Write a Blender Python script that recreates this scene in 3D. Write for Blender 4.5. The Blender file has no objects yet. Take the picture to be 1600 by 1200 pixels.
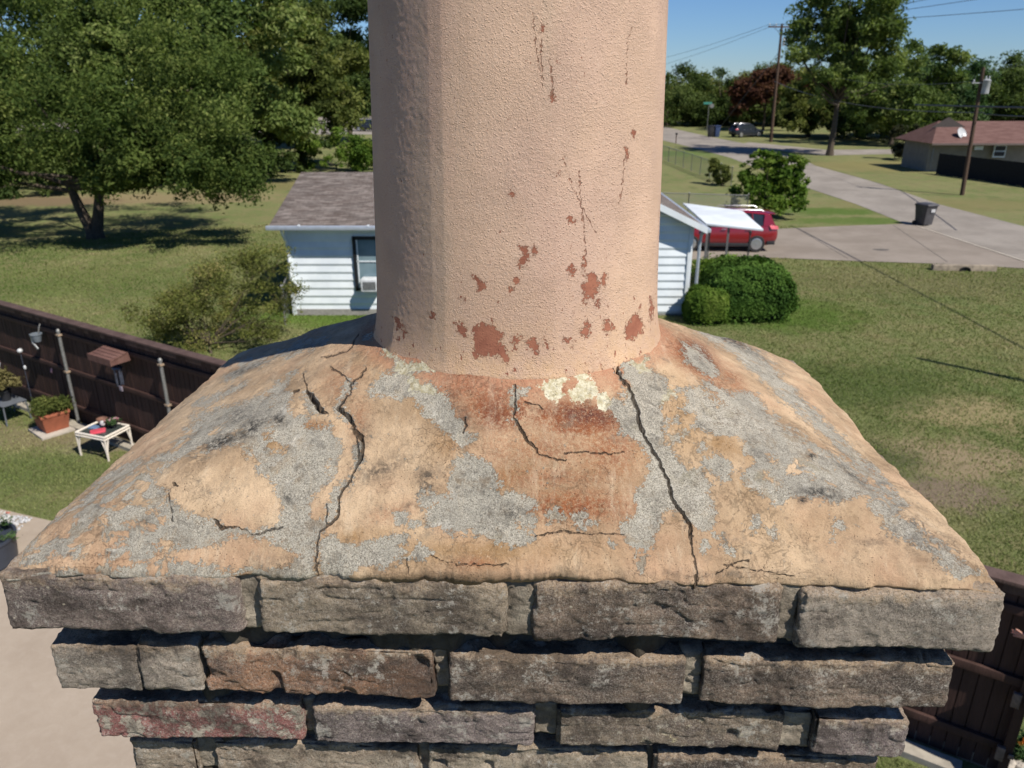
import bpy, math, random
import numpy as np
from mathutils import Vector, Matrix
R = math.radians
random.seed(7)
scene = bpy.context.scene
C = scene.collection

# ------------------------------------------------------------------ camera, sky, sun
CAM_H = 6.8
PITCH = 21.4
FPX = 1200.0
cam_d = bpy.data.cameras.new('camera')
cam = bpy.data.objects.new('camera', cam_d)
C.objects.link(cam)
cam.location = (0, 0, CAM_H)
cam.rotation_euler = (R(90 - PITCH), 0, 0)
cam_d.sensor_width = 36.0
cam_d.lens = 36.0 * FPX / 1600.0
cam_d.clip_start = 0.05
cam_d.clip_end = 3000
cam_d.dof.use_dof = True
cam_d.dof.focus_distance = 0.76
cam_d.dof.aperture_fstop = 14.0
scene.camera = cam

SUN_AZ, SUN_EL = 47.0, 50.0           # azimuth to the right of straight behind the camera
S = Vector((math.sin(R(SUN_AZ)) * math.cos(R(SUN_EL)), -math.cos(R(SUN_AZ)) * math.cos(R(SUN_EL)), math.sin(R(SUN_EL))))
world = bpy.data.worlds.new('World')
scene.world = world
world.use_nodes = True
wn = world.node_tree
bg = wn.nodes['Background']
sky = wn.nodes.new('ShaderNodeTexSky')
sky.sky_type = 'NISHITA'
sky.sun_disc = False
sky.sun_elevation = R(SUN_EL)
sky.sun_rotation = math.atan2(S.x, S.y)
sky.altitude = 200
sky.air_density = 1.0
sky.dust_density = 0.0
sky.ozone_density = 5.0
tint = wn.nodes.new('ShaderNodeMix'); tint.data_type = 'RGBA'; tint.blend_type = 'MULTIPLY'
tint.inputs[0].default_value = 1.0; tint.inputs[7].default_value = (0.66, 0.86, 1.18, 1)
wn.links.new(sky.outputs[0], tint.inputs[6])
wn.links.new(tint.outputs[2], bg.inputs[0])
bg.inputs[1].default_value = 0.062
sd_ = bpy.data.lights.new('sun', 'SUN')
sd_.energy = 5.0
sd_.angle = R(0.53)
sd_.color = (1.0, 0.94, 0.85)
sun = bpy.data.objects.new('sun', sd_)
C.objects.link(sun)
sun.rotation_euler = S.to_track_quat('Z', 'Y').to_euler()
scene.view_settings.view_transform = 'Standard'
scene.view_settings.look = 'None'
scene.view_settings.exposure = 0.42
scene.view_settings.gamma = 1.0
scene.render.engine = 'CYCLES'
scene.cycles.max_bounces = 6
scene.cycles.transparent_max_bounces = 24

# ------------------------------------------------------------------ helpers
def G(px, py, z=0.0):
    """world point at height z seen in that direction from the survey point"""
    a = R(PITCH) + math.atan((py - 600) / FPX)
    Y = (CAM_H - z) / math.tan(a)
    d = Y * math.cos(R(PITCH)) + (CAM_H - z) * math.sin(R(PITCH))
    return Vector(((px - 800) / FPX * d, Y, z))

def AT(px, py, Y):
    a = R(PITCH) + math.atan((py - 600) / FPX)
    h = Y * math.tan(a)
    d = Y * math.cos(R(PITCH)) + h * math.sin(R(PITCH))
    return Vector(((px - 800) / FPX * d, Y, CAM_H - h))

def _hash(i, seed):
    i = (i[0] * 374761393 + i[1] * 668265263 + i[2] * 2147483647 + seed * 974634777) & 0xffffffff
    i = ((i ^ (i >> 13)) * 1274126177) & 0xffffffff
    i = (i ^ (i >> 16)) & 0xffffffff
    i = (i * 2246822519) & 0xffffffff
    return ((i ^ (i >> 15)) & 0xffffff) / float(0xffffff) * 2 - 1

def vnoise(p, seed=0):
    p = np.asarray(p, dtype=np.float64)
    f = np.floor(p).astype(np.int64)
    t = p - f
    t = t * t * t * (t * (t * 6 - 15) + 10)
    out = 0
    for dx in (0, 1):
        wx = t[:, 0] if dx else 1 - t[:, 0]
        for dy in (0, 1):
            wy = t[:, 1] if dy else 1 - t[:, 1]
            for dz in (0, 1):
                wz = t[:, 2] if dz else 1 - t[:, 2]
                out = out + wx * wy * wz * _hash((f[:, 0] + dx, f[:, 1] + dy, f[:, 2] + dz), seed)
    return out

def fbm(p, octv=4, seed=0, gain=0.5):
    p = np.asarray(p, dtype=np.float64)
    a, s, n = 1.0, 0, 0
    for o in range(octv):
        s = s + a * vnoise(p * (2.03 ** o) + 13.7 * o, seed + o)
        n += a
        a *= gain
    return s / n

def np_mesh(name, verts, faces, mat, parent=None, smooth=True, attrs=None, fattr=None):
    me = bpy.data.meshes.new(name)
    verts = np.asarray(verts, dtype=np.float32)
    faces = np.asarray(faces, dtype=np.int32)
    nv, nf, k = len(verts), len(faces), faces.shape[1]
    me.vertices.add(nv)
    me.vertices.foreach_set('co', verts.ravel())
    me.loops.add(nf * k)
    me.loops.foreach_set('vertex_index', faces.ravel())
    me.polygons.add(nf)
    me.polygons.foreach_set('loop_start', np.arange(0, nf * k, k, dtype=np.int32))
    me.polygons.foreach_set('loop_total', np.full(nf, k, dtype=np.int32))
    me.polygons.foreach_set('use_smooth', np.full(nf, smooth, dtype=bool))
    for an, av in (attrs or {}).items():
        av = np.asarray(av, dtype=np.float32)
        if av.ndim == 2:
            at = me.attributes.new(an, 'FLOAT_VECTOR', 'POINT')
            at.data.foreach_set('vector', av.ravel())
        else:
            at = me.attributes.new(an, 'FLOAT', 'POINT')
            at.data.foreach_set('value', av)
    for an, av in (fattr or {}).items():
        at = me.attributes.new(an, 'FLOAT', 'FACE')
        at.data.foreach_set('value', np.asarray(av, dtype=np.float32))
    me.update(calc_edges=True)
    me.materials.append(mat)
    o = bpy.data.objects.new(name, me)
    C.objects.link(o)
    if parent is not None:
        o.parent = parent
    return o

def tag(o, label=None, cat=None, group=None, kind=None):
    if label: o['label'] = label
    if cat: o['category'] = cat
    if group: o['group'] = group
    if kind: o['kind'] = kind
    return o

def thing(name, label, cat, loc=(0, 0, 0), rz=0.0, group=None):
    o = bpy.data.objects.new(name, None)
    o.empty_display_size = 0.2
    C.objects.link(o)
    o.location = loc
    o.rotation_euler = (0, 0, rz)
    return tag(o, label, cat, group)

class MB:
    def __init__(s):
        s.v, s.f = [], []
    def quad(s, a, b, c, d):
        n = len(s.v); s.v += [tuple(a), tuple(b), tuple(c), tuple(d)]; s.f.append((n, n + 1, n + 2, n + 3)); return s
    def poly(s, pts):
        n = len(s.v); s.v += [tuple(p) for p in pts]; s.f.append(tuple(range(n, n + len(pts)))); return s
    def box(s, c, size, rot=None, taper=1.0):
        x, y, z = [k / 2 for k in size]
        n = len(s.v); c = Vector(c)
        for (i, j, k) in ((-1, -1, -1), (1, -1, -1), (1, 1, -1), (-1, 1, -1), (-1, -1, 1), (1, -1, 1), (1, 1, 1), (-1, 1, 1)):
            t = taper if k < 0 else 1.0
            p = Vector((i * x * t, j * y * t, k * z))
            if rot is not None: p = rot @ p
            s.v.append(tuple(p + c))
        for q in ((0, 3, 2, 1), (4, 5, 6, 7), (0, 1, 5, 4), (1, 2, 6, 5), (2, 3, 7, 6), (3, 0, 4, 7)):
            s.f.append(tuple(n + i for i in q))
        return s
    def tube(s, pts, rad, seg=8, cap=True):
        pts = [Vector(p) for p in pts]
        if not isinstance(rad, (list, tuple)): rad = [rad] * len(pts)
        rings = []
        up = Vector((0, 0, 1))
        prev = None
        for i, p in enumerate(pts):
            d = (pts[min(i + 1, len(pts) - 1)] - pts[max(i - 1, 0)]).normalized()
            if prev is None:
                a = d.cross(up if abs(d.z) < 0.95 else Vector((1, 0, 0))).normalized()
            else:
                a = (prev - d * prev.dot(d)).normalized()
            prev = a
            b = d.cross(a)
            n = len(s.v)
            for k in range(seg):
                t = 2 * math.pi * k / seg
                s.v.append(tuple(p + (a * math.cos(t) + b * math.sin(t)) * rad[i]))
            rings.append(n)
        for i in range(len(rings) - 1):
            for k in range(seg):
                k2 = (k + 1) % seg
                s.f.append((rings[i] + k, rings[i] + k2, rings[i + 1] + k2, rings[i + 1] + k))
        if cap:
            s.f.append(tuple(rings[0] + k for k in range(seg))[::-1])
            s.f.append(tuple(rings[-1] + k for k in range(seg)))
        return s
    def lathe(s, prof, c=(0, 0, 0), seg=20, sq=None):
        rings = []
        for r, z in prof:
            n = len(s.v)
            for k in range(seg):
                t = 2 * math.pi * k / seg
                x, y = math.cos(t), math.sin(t)
                if sq:
                    m = (abs(x) ** sq + abs(y) ** sq) ** (1.0 / sq); x /= m; y /= m
                s.v.append((c[0] + x * r, c[1] + y * r, c[2] + z))
            rings.append(n)
        for i in range(len(rings) - 1):
            for k in range(seg):
                k2 = (k + 1) % seg
                s.f.append((rings[i] + k, rings[i] + k2, rings[i + 1] + k2, rings[i + 1] + k))
        s.f.append(tuple(rings[0] + k for k in range(seg))[::-1])
        s.f.append(tuple(rings[-1] + k for k in range(seg)))
        return s
    def blob(s, c, r, seg=12, rings=8, amp=0.0, seed=1):
        n = len(s.v)
        rr = random.Random(seed)
        for i in range(rings + 1):
            ph = math.pi * i / rings
            for k in range(seg):
                t = 2 * math.pi * k / seg
                m = 1 + amp * (rr.random() - .5)
                s.v.append((c[0] + r[0] * m * math.sin(ph) * math.cos(t), c[1] + r[1] * m * math.sin(ph) * math.sin(t), c[2] + r[2] * m * math.cos(ph)))
        for i in range(rings):
            for k in range(seg):
                k2 = (k + 1) % seg
                s.f.append((n + i * seg + k, n + (i + 1) * seg + k, n + (i + 1) * seg + k2, n + i * seg + k2))
        return s
    def loft(s, rings, cap=True):
        base = []
        for rg in rings:
            base.append(len(s.v)); s.v += [tuple(p) for p in rg]
        m = len(rings[0])
        for i in range(len(rings) - 1):
            for k in range(m):
                k2 = (k + 1) % m
                s.f.append((base[i] + k, base[i] + k2, base[i + 1] + k2, base[i + 1] + k))
        if cap:
            s.f.append(tuple(base[0] + k for k in range(m))[::-1])
            s.f.append(tuple(base[-1] + k for k in range(m)))
        return s
    def prism(s, outline, z0, z1):
        a = [Vector((p[0], p[1], z0)) for p in outline]
        b = [Vector((p[0], p[1], z1)) for p in outline]
        return s.loft([a, b])
    def build(s, name, mat, parent=None, smooth=False, bevel=0.0, seg=2, sub=0):
        me = bpy.data.meshes.new(name)
        me.from_pydata(s.v, [], s.f)
        me.update()
        import bmesh
        bm = bmesh.new(); bm.from_mesh(me)
        bmesh.ops.remove_doubles(bm, verts=bm.verts, dist=1e-5)
        bmesh.ops.recalc_face_normals(bm, faces=bm.faces)
        if bevel > 0:
            ed = [e for e in bm.edges if e.is_manifold and e.calc_face_angle(0) > 0.5]
            bmesh.ops.bevel(bm, geom=ed, offset=bevel, segments=seg, affect='EDGES', profile=0.6)
        bm.to_mesh(me); bm.free()
        if smooth or bevel > 0:
            for p in me.polygons: p.use_smooth = True
            try:
                me.set_sharp_from_angle(angle=R(38))
            except Exception:
                pass
        me.materials.append(mat)
        o = bpy.data.objects.new(name, me)
        C.objects.link(o)
        if parent is not None: o.parent = parent
        if sub:
            m = o.modifiers.new('sub', 'SUBSURF'); m.levels = m.render_levels = sub
        return o

# ------------------------------------------------------------------ node helper
class NT:
    def __init__(s, name, rough=0.8, spec=0.3):
        s.m = bpy.data.materials.new(name)
        s.m.use_nodes = True
        s.n, s.l = s.m.node_tree.nodes, s.m.node_tree.links
        s.b = s.n['Principled BSDF']
        s.b.inputs['Roughness'].default_value = rough
        s.b.inputs['Specular IOR Level'].default_value = spec
        s.tc = s.n.new('ShaderNodeTexCoord')
        s.co = s.tc.outputs['Object']
    def put(s, sock, v):
        if hasattr(v, 'is_output') or hasattr(v, 'links'): s.l.new(v, sock)
        elif isinstance(v, (tuple, list)):
            if len(v) == 3 and sock.type == 'RGBA': v = (*v, 1)
            sock.default_value = v
        else: sock.default_value = v
    def noise(s, scale, detail=4, rough=0.55, co=None, dist=0.0, out='Fac', sc3=None):
        n = s.n.new('ShaderNodeTexNoise')
        co = co or s.co
        if sc3:
            mp = s.n.new('ShaderNodeMapping'); mp.inputs['Scale'].default_value = sc3
            s.l.new(co, mp.inputs[0]); co = mp.outputs[0]
        s.l.new(co, n.inputs['Vector'])
        n.inputs['Scale'].default_value = scale; n.inputs['Detail'].default_value = detail
        n.inputs['Roughness'].default_value = rough; n.inputs['Distortion'].default_value = dist
        return n.outputs[out]
    def voro(s, scale, feat='F1', co=None, out='Distance', rnd=1.0):
        n = s.n.new('ShaderNodeTexVoronoi'); n.feature = feat
        s.l.new(co or s.co, n.inputs['Vector']); n.inputs['Scale'].default_value = scale
        n.inputs['Randomness'].default_value = rnd
        return n.outputs[out]
    def math(s, op, a, b=None, c=None, clamp=False):
        n = s.n.new('ShaderNodeMath'); n.operation = op; n.use_clamp = clamp
        s.put(n.inputs[0], a)
        if b is not None: s.put(n.inputs[1], b)
        if c is not None: s.put(n.inputs[2], c)
        return n.outputs[0]
    def ss(s, v, lo, hi, a=0.0, b=1.0):
        n = s.n.new('ShaderNodeMapRange'); n.interpolation_type = 'SMOOTHSTEP'
        s.put(n.inputs['Value'], v); s.put(n.inputs['From Min'], lo); s.put(n.inputs['From Max'], hi)
        s.put(n.inputs['To Min'], a); s.put(n.inputs['To Max'], b)
        return n.outputs[0]
    def mix(s, f, a, b, mode='MIX'):
        n = s.n.new('ShaderNodeMix'); n.data_type = 'RGBA'; n.blend_type = mode
        s.put(n.inputs['Factor'], f); s.put(n.inputs['A'] if False else n.inputs[6], a); s.put(n.inputs[7], b)
        return n.outputs[2]
    def attr(s, name, vec=False):
        n = s.n.new('ShaderNodeAttribute'); n.attribute_name = name
        return n.outputs['Vector' if vec else 'Fac']
    def warpco(s, amt, sc):
        n = s.n.new('ShaderNodeVectorMath'); n.operation = 'MULTIPLY_ADD'
        s.l.new(s.noise(sc, 4, .6, out='Color'), n.inputs[0]); n.inputs[1].default_value = (amt,) * 3
        s.l.new(s.co, n.inputs[2]); return n.outputs[0]
    def sep(s, v):
        n = s.n.new('ShaderNodeSeparateXYZ'); s.l.new(v, n.inputs[0]); return n.outputs
    def bump(s, h, dist=0.001, strength=1.0, normal=None):
        n = s.n.new('ShaderNodeBump'); n.inputs['Distance'].default_value = dist
        n.inputs['Strength'].default_value = strength
        s.l.new(h, n.inputs['Height'])
        if normal is not None: s.l.new(normal, n.inputs['Normal'])
        return n.outputs[0]
    def fin(s, col=None, normal=None, rough=None):
        if col is not None: s.put(s.b.inputs['Base Color'], col)
        if normal is not None: s.l.new(normal, s.b.inputs['Normal'])
        if rough is not None: s.put(s.b.inputs['Roughness'], rough)
        return s.m

def simple(name, col, rough=0.7, var=0.15, scale=8.0, metal=0.0, spec=0.4, bump=0.0):
    t = NT(name, rough, spec)
    n = t.noise(scale, 5, 0.6)
    dark = tuple(c * (1 - var) for c in col); lite = tuple(min(1, c * (1 + var)) for c in col)
    c = t.mix(t.ss(n, 0.3, 0.7), dark, lite)
    t.b.inputs['Metallic'].default_value = metal
    return t.fin(c, t.bump(n, bump, 0.8) if bump else None)

def srgb(r, g, b):
    return tuple(((c / 255) / 12.92 if c / 255 <= 0.04045 else ((c / 255 + 0.055) / 1.055) ** 2.4) for c in (r, g, b))

# ------------------------------------------------------------------ survey of marks on the crown and flue (photo pixels seen from the survey point)
GRAY = [
 [(267,705),(307,645),(360,635),(405,617),(455,615),(450,640),(475,652),(515,665),(537,700),(530,730),(512,755),(487,780),(482,800),(507,822),(496,830),(492,877),(492,925),(0,925),(0,880),(30,862),(110,790),(180,732),(225,722)],
 [(345,595),(360,580),(375,567),(420,557),(420,565),(390,575),(355,597)],
 [(472,534),(515,525),(500,540),(450,557),(425,560),(445,545)],
 [(412,616),(425,600),(460,585),(445,605),(455,617)],
 [(300,630),(350,612),(385,600),(350,622),(310,640)],
 [(575,610),(585,595),(612,582),(620,565),(650,567),(685,570),(690,577),(670,582),(645,585),(650,597),(675,602),(700,615),(707,640),(725,660),(740,677),(735,695),(727,702),(740,720),(750,717),(767,730),(782,757),(772,765),(777,767),(815,767),(837,785),(837,795),(825,802),(839,815),(835,825),(820,820),(835,837),(825,852),(800,854),(775,845),(772,840),(750,842),(732,830),(712,840),(687,825),(662,827),(665,810),(660,800),(682,787),(657,790),(657,782),(677,772),(660,765),(700,772),(702,752),(710,722),(720,705),(707,692),(687,667),(662,650),(660,640),(640,620),(620,622),(585,617)],
 [(497,850),(507,840),(527,837),(532,847),(550,850),(575,846),(590,840),(625,831),(640,837),(630,852),(625,860),(640,867),(617,880),(605,890),(585,882),(570,877),(555,890),(550,915),(497,915),(500,880)],
 [(617,802),(637,805),(632,820),(620,822)], [(645,867),(657,852),(672,867),(660,875)], [(645,812),(660,815),(655,822),(640,820)],
 [(472,612),(485,617),(500,640),(512,647),(505,648),(487,640),(477,625)],
 [(547,590),(552,600),(537,625),(532,640),(550,650),(555,668),(545,660),(523,642),(525,628),(537,605)],
 [(530,755),(550,745),(535,770),(530,795),(510,817),(512,790),(522,770)],
 [(560,680),(566,700),(563,722),(553,738),(552,700)],
 [(965,580),(970,570),(980,565),(1012,565),(1015,582),(1037,592),(1050,615),(1032,635),(1042,660),(1035,675),(1040,692),(1055,710),(1075,732),(1095,730),(1110,760),(1112,782),(1122,815),(1107,827),(1077,815),(1052,795),(1030,800),(1035,820),(1022,835),(1025,850),(1010,860),(995,865),(980,855),(975,830),(967,822),(990,807),(997,797),(992,772),(1010,750),(1012,735),(1020,720),(1000,692),(975,682),(967,660),(950,640),(962,620),(975,625),(982,605)],
 [(1067,640),(1082,605),(1100,610),(1102,597),(1125,607),(1142,615),(1170,615),(1190,627),(1200,645),(1220,665),(1250,677),(1275,700),(1315,715),(1350,745),(1382,780),(1395,780),(1415,800),(1385,815),(1357,792),(1355,780),(1345,772),(1320,782),(1300,790),(1285,780),(1257,775),(1232,780),(1217,790),(1200,777),(1182,767),(1165,750),(1165,735),(1180,720),(1157,702),(1170,692),(1147,680),(1100,670),(1075,665),(1090,650)],
 [(1065,540),(1087,542),(1125,582),(1120,590),(1095,580),(1077,567)],
 [(1060,484),(1090,495),(1145,530),(1190,555),(1250,620),(1330,700),(1420,790),(1400,790),(1300,690),(1220,620),(1150,555),(1100,525),(1075,505)],
 [(1095,720),(1120,710),(1147,732),(1142,752),(1125,750),(1107,737)],
 [(1045,680),(1060,675),(1062,690),(1050,692)], [(1074,716),(1082,716),(1084,726),(1076,725)], [(1092,694),(1098,694),(1098,704),(1093,705)],
 [(1064,674),(1073,675),(1071,682),(1064,681)], [(1053,655),(1061,655),(1060,661),(1054,661)], [(1057,608),(1067,610),(1064,616),(1058,614)],
 [(852,800),(872,797),(885,815),(867,815),(860,825),(850,822),(860,810)],
 [(895,805),(910,797),(920,812),(930,820),(915,822),(910,830),(900,822)],
 [(1091,850),(1105,847),(1107,860),(1095,862)], [(1117,835),(1135,832),(1130,850),(1150,860),(1147,870),(1125,857)],
 [(1175,807),(1187,807),(1190,820),(1182,820)], [(1197,827),(1207,822),(1217,835),(1202,847)], [(1170,824),(1178,824),(1178,831),(1171,831)],
 [(1305,805),(1315,810),(1320,822),(1312,832),(1302,835),(1307,852),(1297,850),(1302,822)],
 [(797,602),(827,607),(812,620),(806,660),(797,657),(802,635)],
 [(600,550),(612,542),(620,555),(605,557)], [(565,527),(575,520),(580,527),(572,532)], [(954,845),(963,845),(961,852),(953,850)],
 [(998,875),(1005,876),(1003,892),(998,895)],
 [(1400,800),(1430,820),(1480,860),(1530,900),(1500,905),(1440,860),(1395,835),(1372,822)],
]
PEACH = [
 [(231,742),(252,730),(287,712),(312,702),(350,700),(372,696),(382,707),(395,712),(407,740),(425,747),(427,767),(440,785),(439,802),(425,822),(400,835),(370,823),(350,827),(335,812),(310,807),(292,802),(275,790),(265,770),(245,757)],
 [(425,842),(455,860),(470,870),(440,885),(400,893),(330,885),(260,872),(230,864),(280,857),(330,850),(350,842),(380,835)],
 [(230,800),(245,795),(250,805),(262,812),(255,818),(240,810)], [(60,880),(110,868),(190,872),(240,880),(180,885),(100,888),(30,892)],
 [(120,860),(150,845),(175,850),(160,862),(130,868)], [(235,850),(262,842),(285,852),(262,860)],
 [(412,676),(428,674),(420,690),(440,694),(450,698),(445,706),(425,704),(412,697)],
 [(478,658),(508,660),(502,668),(472,668)], [(510,730),(514,715),(508,740),(504,750),(506,738)],
 [(412,664),(426,662),(428,667),(416,669)],
 [(1196,707),(1215,712),(1218,722),(1200,720)], [(1092,605),(1110,607),(1130,625),(1125,628),(1105,617)], [(1196,738),(1203,745),(1202,752),(1197,748)],
 [(797,809),(808,812),(815,822),(828,835),(820,833),(806,820)],
]
CREAM = [
 [(839,602),(865,592),(887,590),(880,605),(877,620),(870,630),(860,622),(850,610)],
 [(887,612),(902,597),(900,585),(920,582),(917,592),(930,600),(932,610),(920,620),(900,627),(892,622)],
 [(935,617),(947,615),(950,630),(945,642),(935,640)],
 [(985,564),(1012,563),(1014,582),(997,578)], [(1045,600),(1051,615),(1036,632),(1040,612)],
 [(625,566),(655,568),(688,572),(680,580),(640,578),(618,582)], [(600,550),(612,542),(620,555),(605,557)],
 [(640,585),(660,600),(690,612),(670,614),(640,606)],
]
# soft stains: x, y, rx, ry, tilt(deg), strength
RUST = [(950,700,60,50,0,.45),(850,745,120,22,0,.35),(700,620,26,30,0,.5),(1140,590,30,14,40,.45),(530,600,30,30,0,.3),(560,655,18,40,0,.3),(905,655,70,26,5,.95),(780,635,55,38,10,.8),(1085,560,48,20,35,.85),(1110,590,40,14,45,.5),(640,535,70,14,25,.55),(700,575,60,14,20,.7),
        (895,790,95,26,0,.6),(850,700,110,40,0,.34),(930,560,70,14,-20,.5),(720,600,50,30,20,.5),(780,700,40,40,0,.3),(590,515,25,12,0,.5),
        (1040,520,40,10,30,.4),(740,880,30,8,0,.4),(615,800,40,14,-15,.3),(490,665,40,10,10,.25),(970,600,20,30,0,.4),(880,610,60,14,0,.5)]
PURP = [(915,648,55,16,8,.9),(772,640,24,26,0,.55),(1095,550,26,13,40,.7),(725,655,9,14,0,.5)]
OCHRE = [(760,862,170,24,0,.7),(1080,655,60,60,0,.6),(1135,698,60,16,18,.8),(700,690,26,25,0,.65),(796,745,22,38,30,.65),(560,838,62,12,-8,.75),
         (430,690,25,16,0,.95),(490,665,22,8,0,.9),(870,800,70,40,0,.4),(600,560,30,30,0,.4),(665,640,30,14,40,.7),(1010,700,30,30,0,.4),
         (1220,830,120,40,0,.25),(940,720,60,60,0,.3),(820,860,60,16,0,.5),(1170,760,30,30,0,.3)]
DARK = [(345,690,34,10,-20,.9),(392,668,30,14,-35,.8),(372,650,22,10,-30,.6),(436,655,12,9,0,.9),(590,735,45,14,-25,.6),(560,700,14,40,10,.4),
        (668,750,20,20,0,.75),(450,775,11,14,0,.6),(797,800,26,12,0,.65),(1282,768,36,9,5,.8),(1254,781,9,6,0,.9),(1268,712,7,5,30,1.2),
        (1125,520,75,7,30,.9),(1330,740,40,6,40,.6),(385,577,36,5,-20,.7),(470,545,40,5,-20,.5),(450,880,60,14,0,.35),(280,640,50,6,-40,.4),
        (860,905,60,8,0,.5),(1020,790,14,18,0,.3),(1230,810,6,4,0,.4),(720,640,10,30,-25,.5),(700,900,90,6,0,.4),(1430,850,60,30,35,.35),
        (1365,850,30,12,0,.4),(800,630,8,10,0,.2),(1100,900,120,6,0,.35),(640,790,14,6,0,.4),(320,770,14,10,0,.45),(225,815,20,10,-30,.4),(110,866,10,3,0,.7),(172,864,10,3,0,.7),(125,895,120,6,2,.35)]
CRACK = [
 [(953,543,10),(957,565,8),(972,592,4.5),(985,610,4),(995,640,4.5),(1000,665,4.5),(1012,690,4.5),(1030,720,4.5),(1042,745,4.5),(1050,775,4.5),(1062,795,5.5),(1078,820,6),(1081,860,2.6),(1086,890,2.6),(1087,925,5)],
 [(572,575,1.5),(562,590,2),(550,600,2.5),(547,612,2.5),(535,630,2.5),(530,637,5),(545,652,7),(550,662,4),(555,672,4),(566,685,5),(566,705,4),(563,718,5),(555,735,3),(545,755,3),(530,775,3.6),(530,803,4),(510,825,2.6),(497,830,2.2),(494,865,2),(492,925,2.5)],
 [(550,600,1.6),(530,582,1.6),(515,575,1.4)], [(548,660,2.4),(557,680,2.4),(559,700,2.6),(562,720,3)],
 [(475,585,1.5),(478,605,1.5),(480,613,5),(490,625,7),(500,640,6),(512,647,2)], [(460,612,4),(466,610,3)],
 [(803,602,2),(805,630,2.6),(803,655,3),(818,675,4.6),(825,688,4.6),(837,702,2.8),(842,710,2.4),(870,717,1.8),(885,718,1.4)],
 [(672,870,1.5),(690,878,1.6),(720,882,1.5),(800,885,1.2)], [(835,838,1.5),(880,830,1.8),(930,835,1.6),(975,835,1.3)],
 [(335,812,2.5),(348,826,5),(370,823,2),(400,836,1.6),(440,822,1.4)], [(265,770,1.6),(270,815,1.8)],
 [(820,630,2.4),(840,632,1.8),(850,640,2)], [(725,652,2),(728,665,3),(724,674,2)], [(512,790,1.8),(510,825,1.8)],
 [(880,708,1.2),(975,708,1.2)], [(637,870,1.4),(640,895,1.4)],
 [(270,755,4),(278,760,3)], [(1240,905,1.4),(1130,885,1.4)], [(1120,900,1.6),(1150,880,1.6),(1170,878,1.5)],
 [(560,522,1.5),(545,548,1.5),(500,560,1.2)],
]
FLUEP = [
 [(810,381),(820,384),(825,392),(819,413),(810,416),(816,395)], [(826,389),(834,386),(840,395),(834,399)],
 [(738,431),(744,431),(747,437),(756,443),(756,452),(750,453),(745,443)], [(803,436),(811,436),(811,442),(804,443)], [(795,452),(803,452),(803,459),(796,459)],
 [(886,420),(894,416),(900,425),(894,431)], [(913,429),(930,428),(933,440),(942,443),(930,449),(928,467),(921,461),(912,473),(913,449),(918,440)],
 [(931,466),(937,468),(937,478),(933,480)], [(941,428),(945,430),(944,446),(941,444)],
 [(741,512),(750,503),(765,509),(769,501),(774,515),(786,524),(780,536),(789,548),(795,560),(792,564),(780,557),(762,554),(744,558),(739,548),(744,533),(741,518)],
 [(798,527),(813,527),(810,536),(807,548),(802,549),(804,537)], [(829,528),(837,530),(837,542),(840,554),(835,558),(831,548),(825,537)],
 [(918,503),(921,521),(915,527),(909,519)], [(945,503),(951,501),(960,513),(948,521),(943,513)],
 [(981,506),(994,489),(1005,509),(1003,518),(987,531),(979,527)], [(619,497),(627,506),(628,518),(619,512)], [(1017,467),(1021,479),(1017,500)],
 [(709,506),(722,505),(728,512),(728,526),(722,524),(715,514)], [(718,463),(728,466),(724,469)], [(672,490),(680,492),(676,498)],
 [(913,400),(917,415),(915,430),(912,415)], [(888,340),(896,340),(894,348),(889,347)], [(798,301),(803,301),(803,306),(799,306)],
 [(846,37),(851,40),(850,50),(847,50)], [(858,148),(866,150),(864,157)], [(989,200),(992,205),(991,215),(988,210)], [(979,232),(981,236),(979,248)],
 [(872,267),(875,270),(873,274)], [(882,528),(890,531),(886,537)], [(912,512),(918,510),(915,516)],
 [(892,532),(897,534),(894,540)], [(850,530),(855,534),(855,542),(852,538)], [(632,508),(634,520),(631,525)],
]
FLUEC = [[(879,240,1.1),(893,290,1.2),(905,315,1.4),(931,364,1.2)], [(904,259,.8),(907,300,.8),(912,360,1.2),(916,400,1.6)],
         [(845,60,1.4),(846,95,1.6),(849,125,1.4)], [(833,20,1),(836,60,1.4),(843,110,1.2),(847,145,1)], [(858,90,1.4),(863,130,1.4),(862,152,2)], [(989,40,1),(981,60,1),(978,130,1)],
         [(977,240,1.4),(973,280,1),(968,320,.8)]]

def sdf_poly(P, poly):
    """signed distance, positive inside; P (n,2)"""
    q = np.asarray(poly, float)
    lo, hi = q.min(0) - 30, q.max(0) + 30
    out = np.full(len(P), -40.0)
    m = np.all((P > lo) & (P < hi), axis=1)
    if not m.any(): return out
    p = P[m]
    d = np.full(len(p), 1e9); ins = np.zeros(len(p), bool)
    for i in range(len(q)):
        a, b = q[i], q[(i + 1) % len(q)]
        e = b - a
        w = p - a
        t = np.clip((w @ e) / max(e @ e, 1e-9), 0, 1)
        d = np.minimum(d, np.hypot(w[:, 0] - e[0] * t, w[:, 1] - e[1] * t))
        c = ((a[1] > p[:, 1]) != (b[1] > p[:, 1]))
        with np.errstate(divide='ignore', invalid='ignore'):
            xx = (b[0] - a[0]) * (p[:, 1] - a[1]) / (b[1] - a[1]) + a[0]
        ins ^= c & (p[:, 0] < xx)
    out[m] = np.where(ins, d, -d)
    return out

def sdf_union(P, polys):
    s = np.full(len(P), -40.0)
    for q in polys: s = np.maximum(s, sdf_poly(P, q))
    return s

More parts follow.
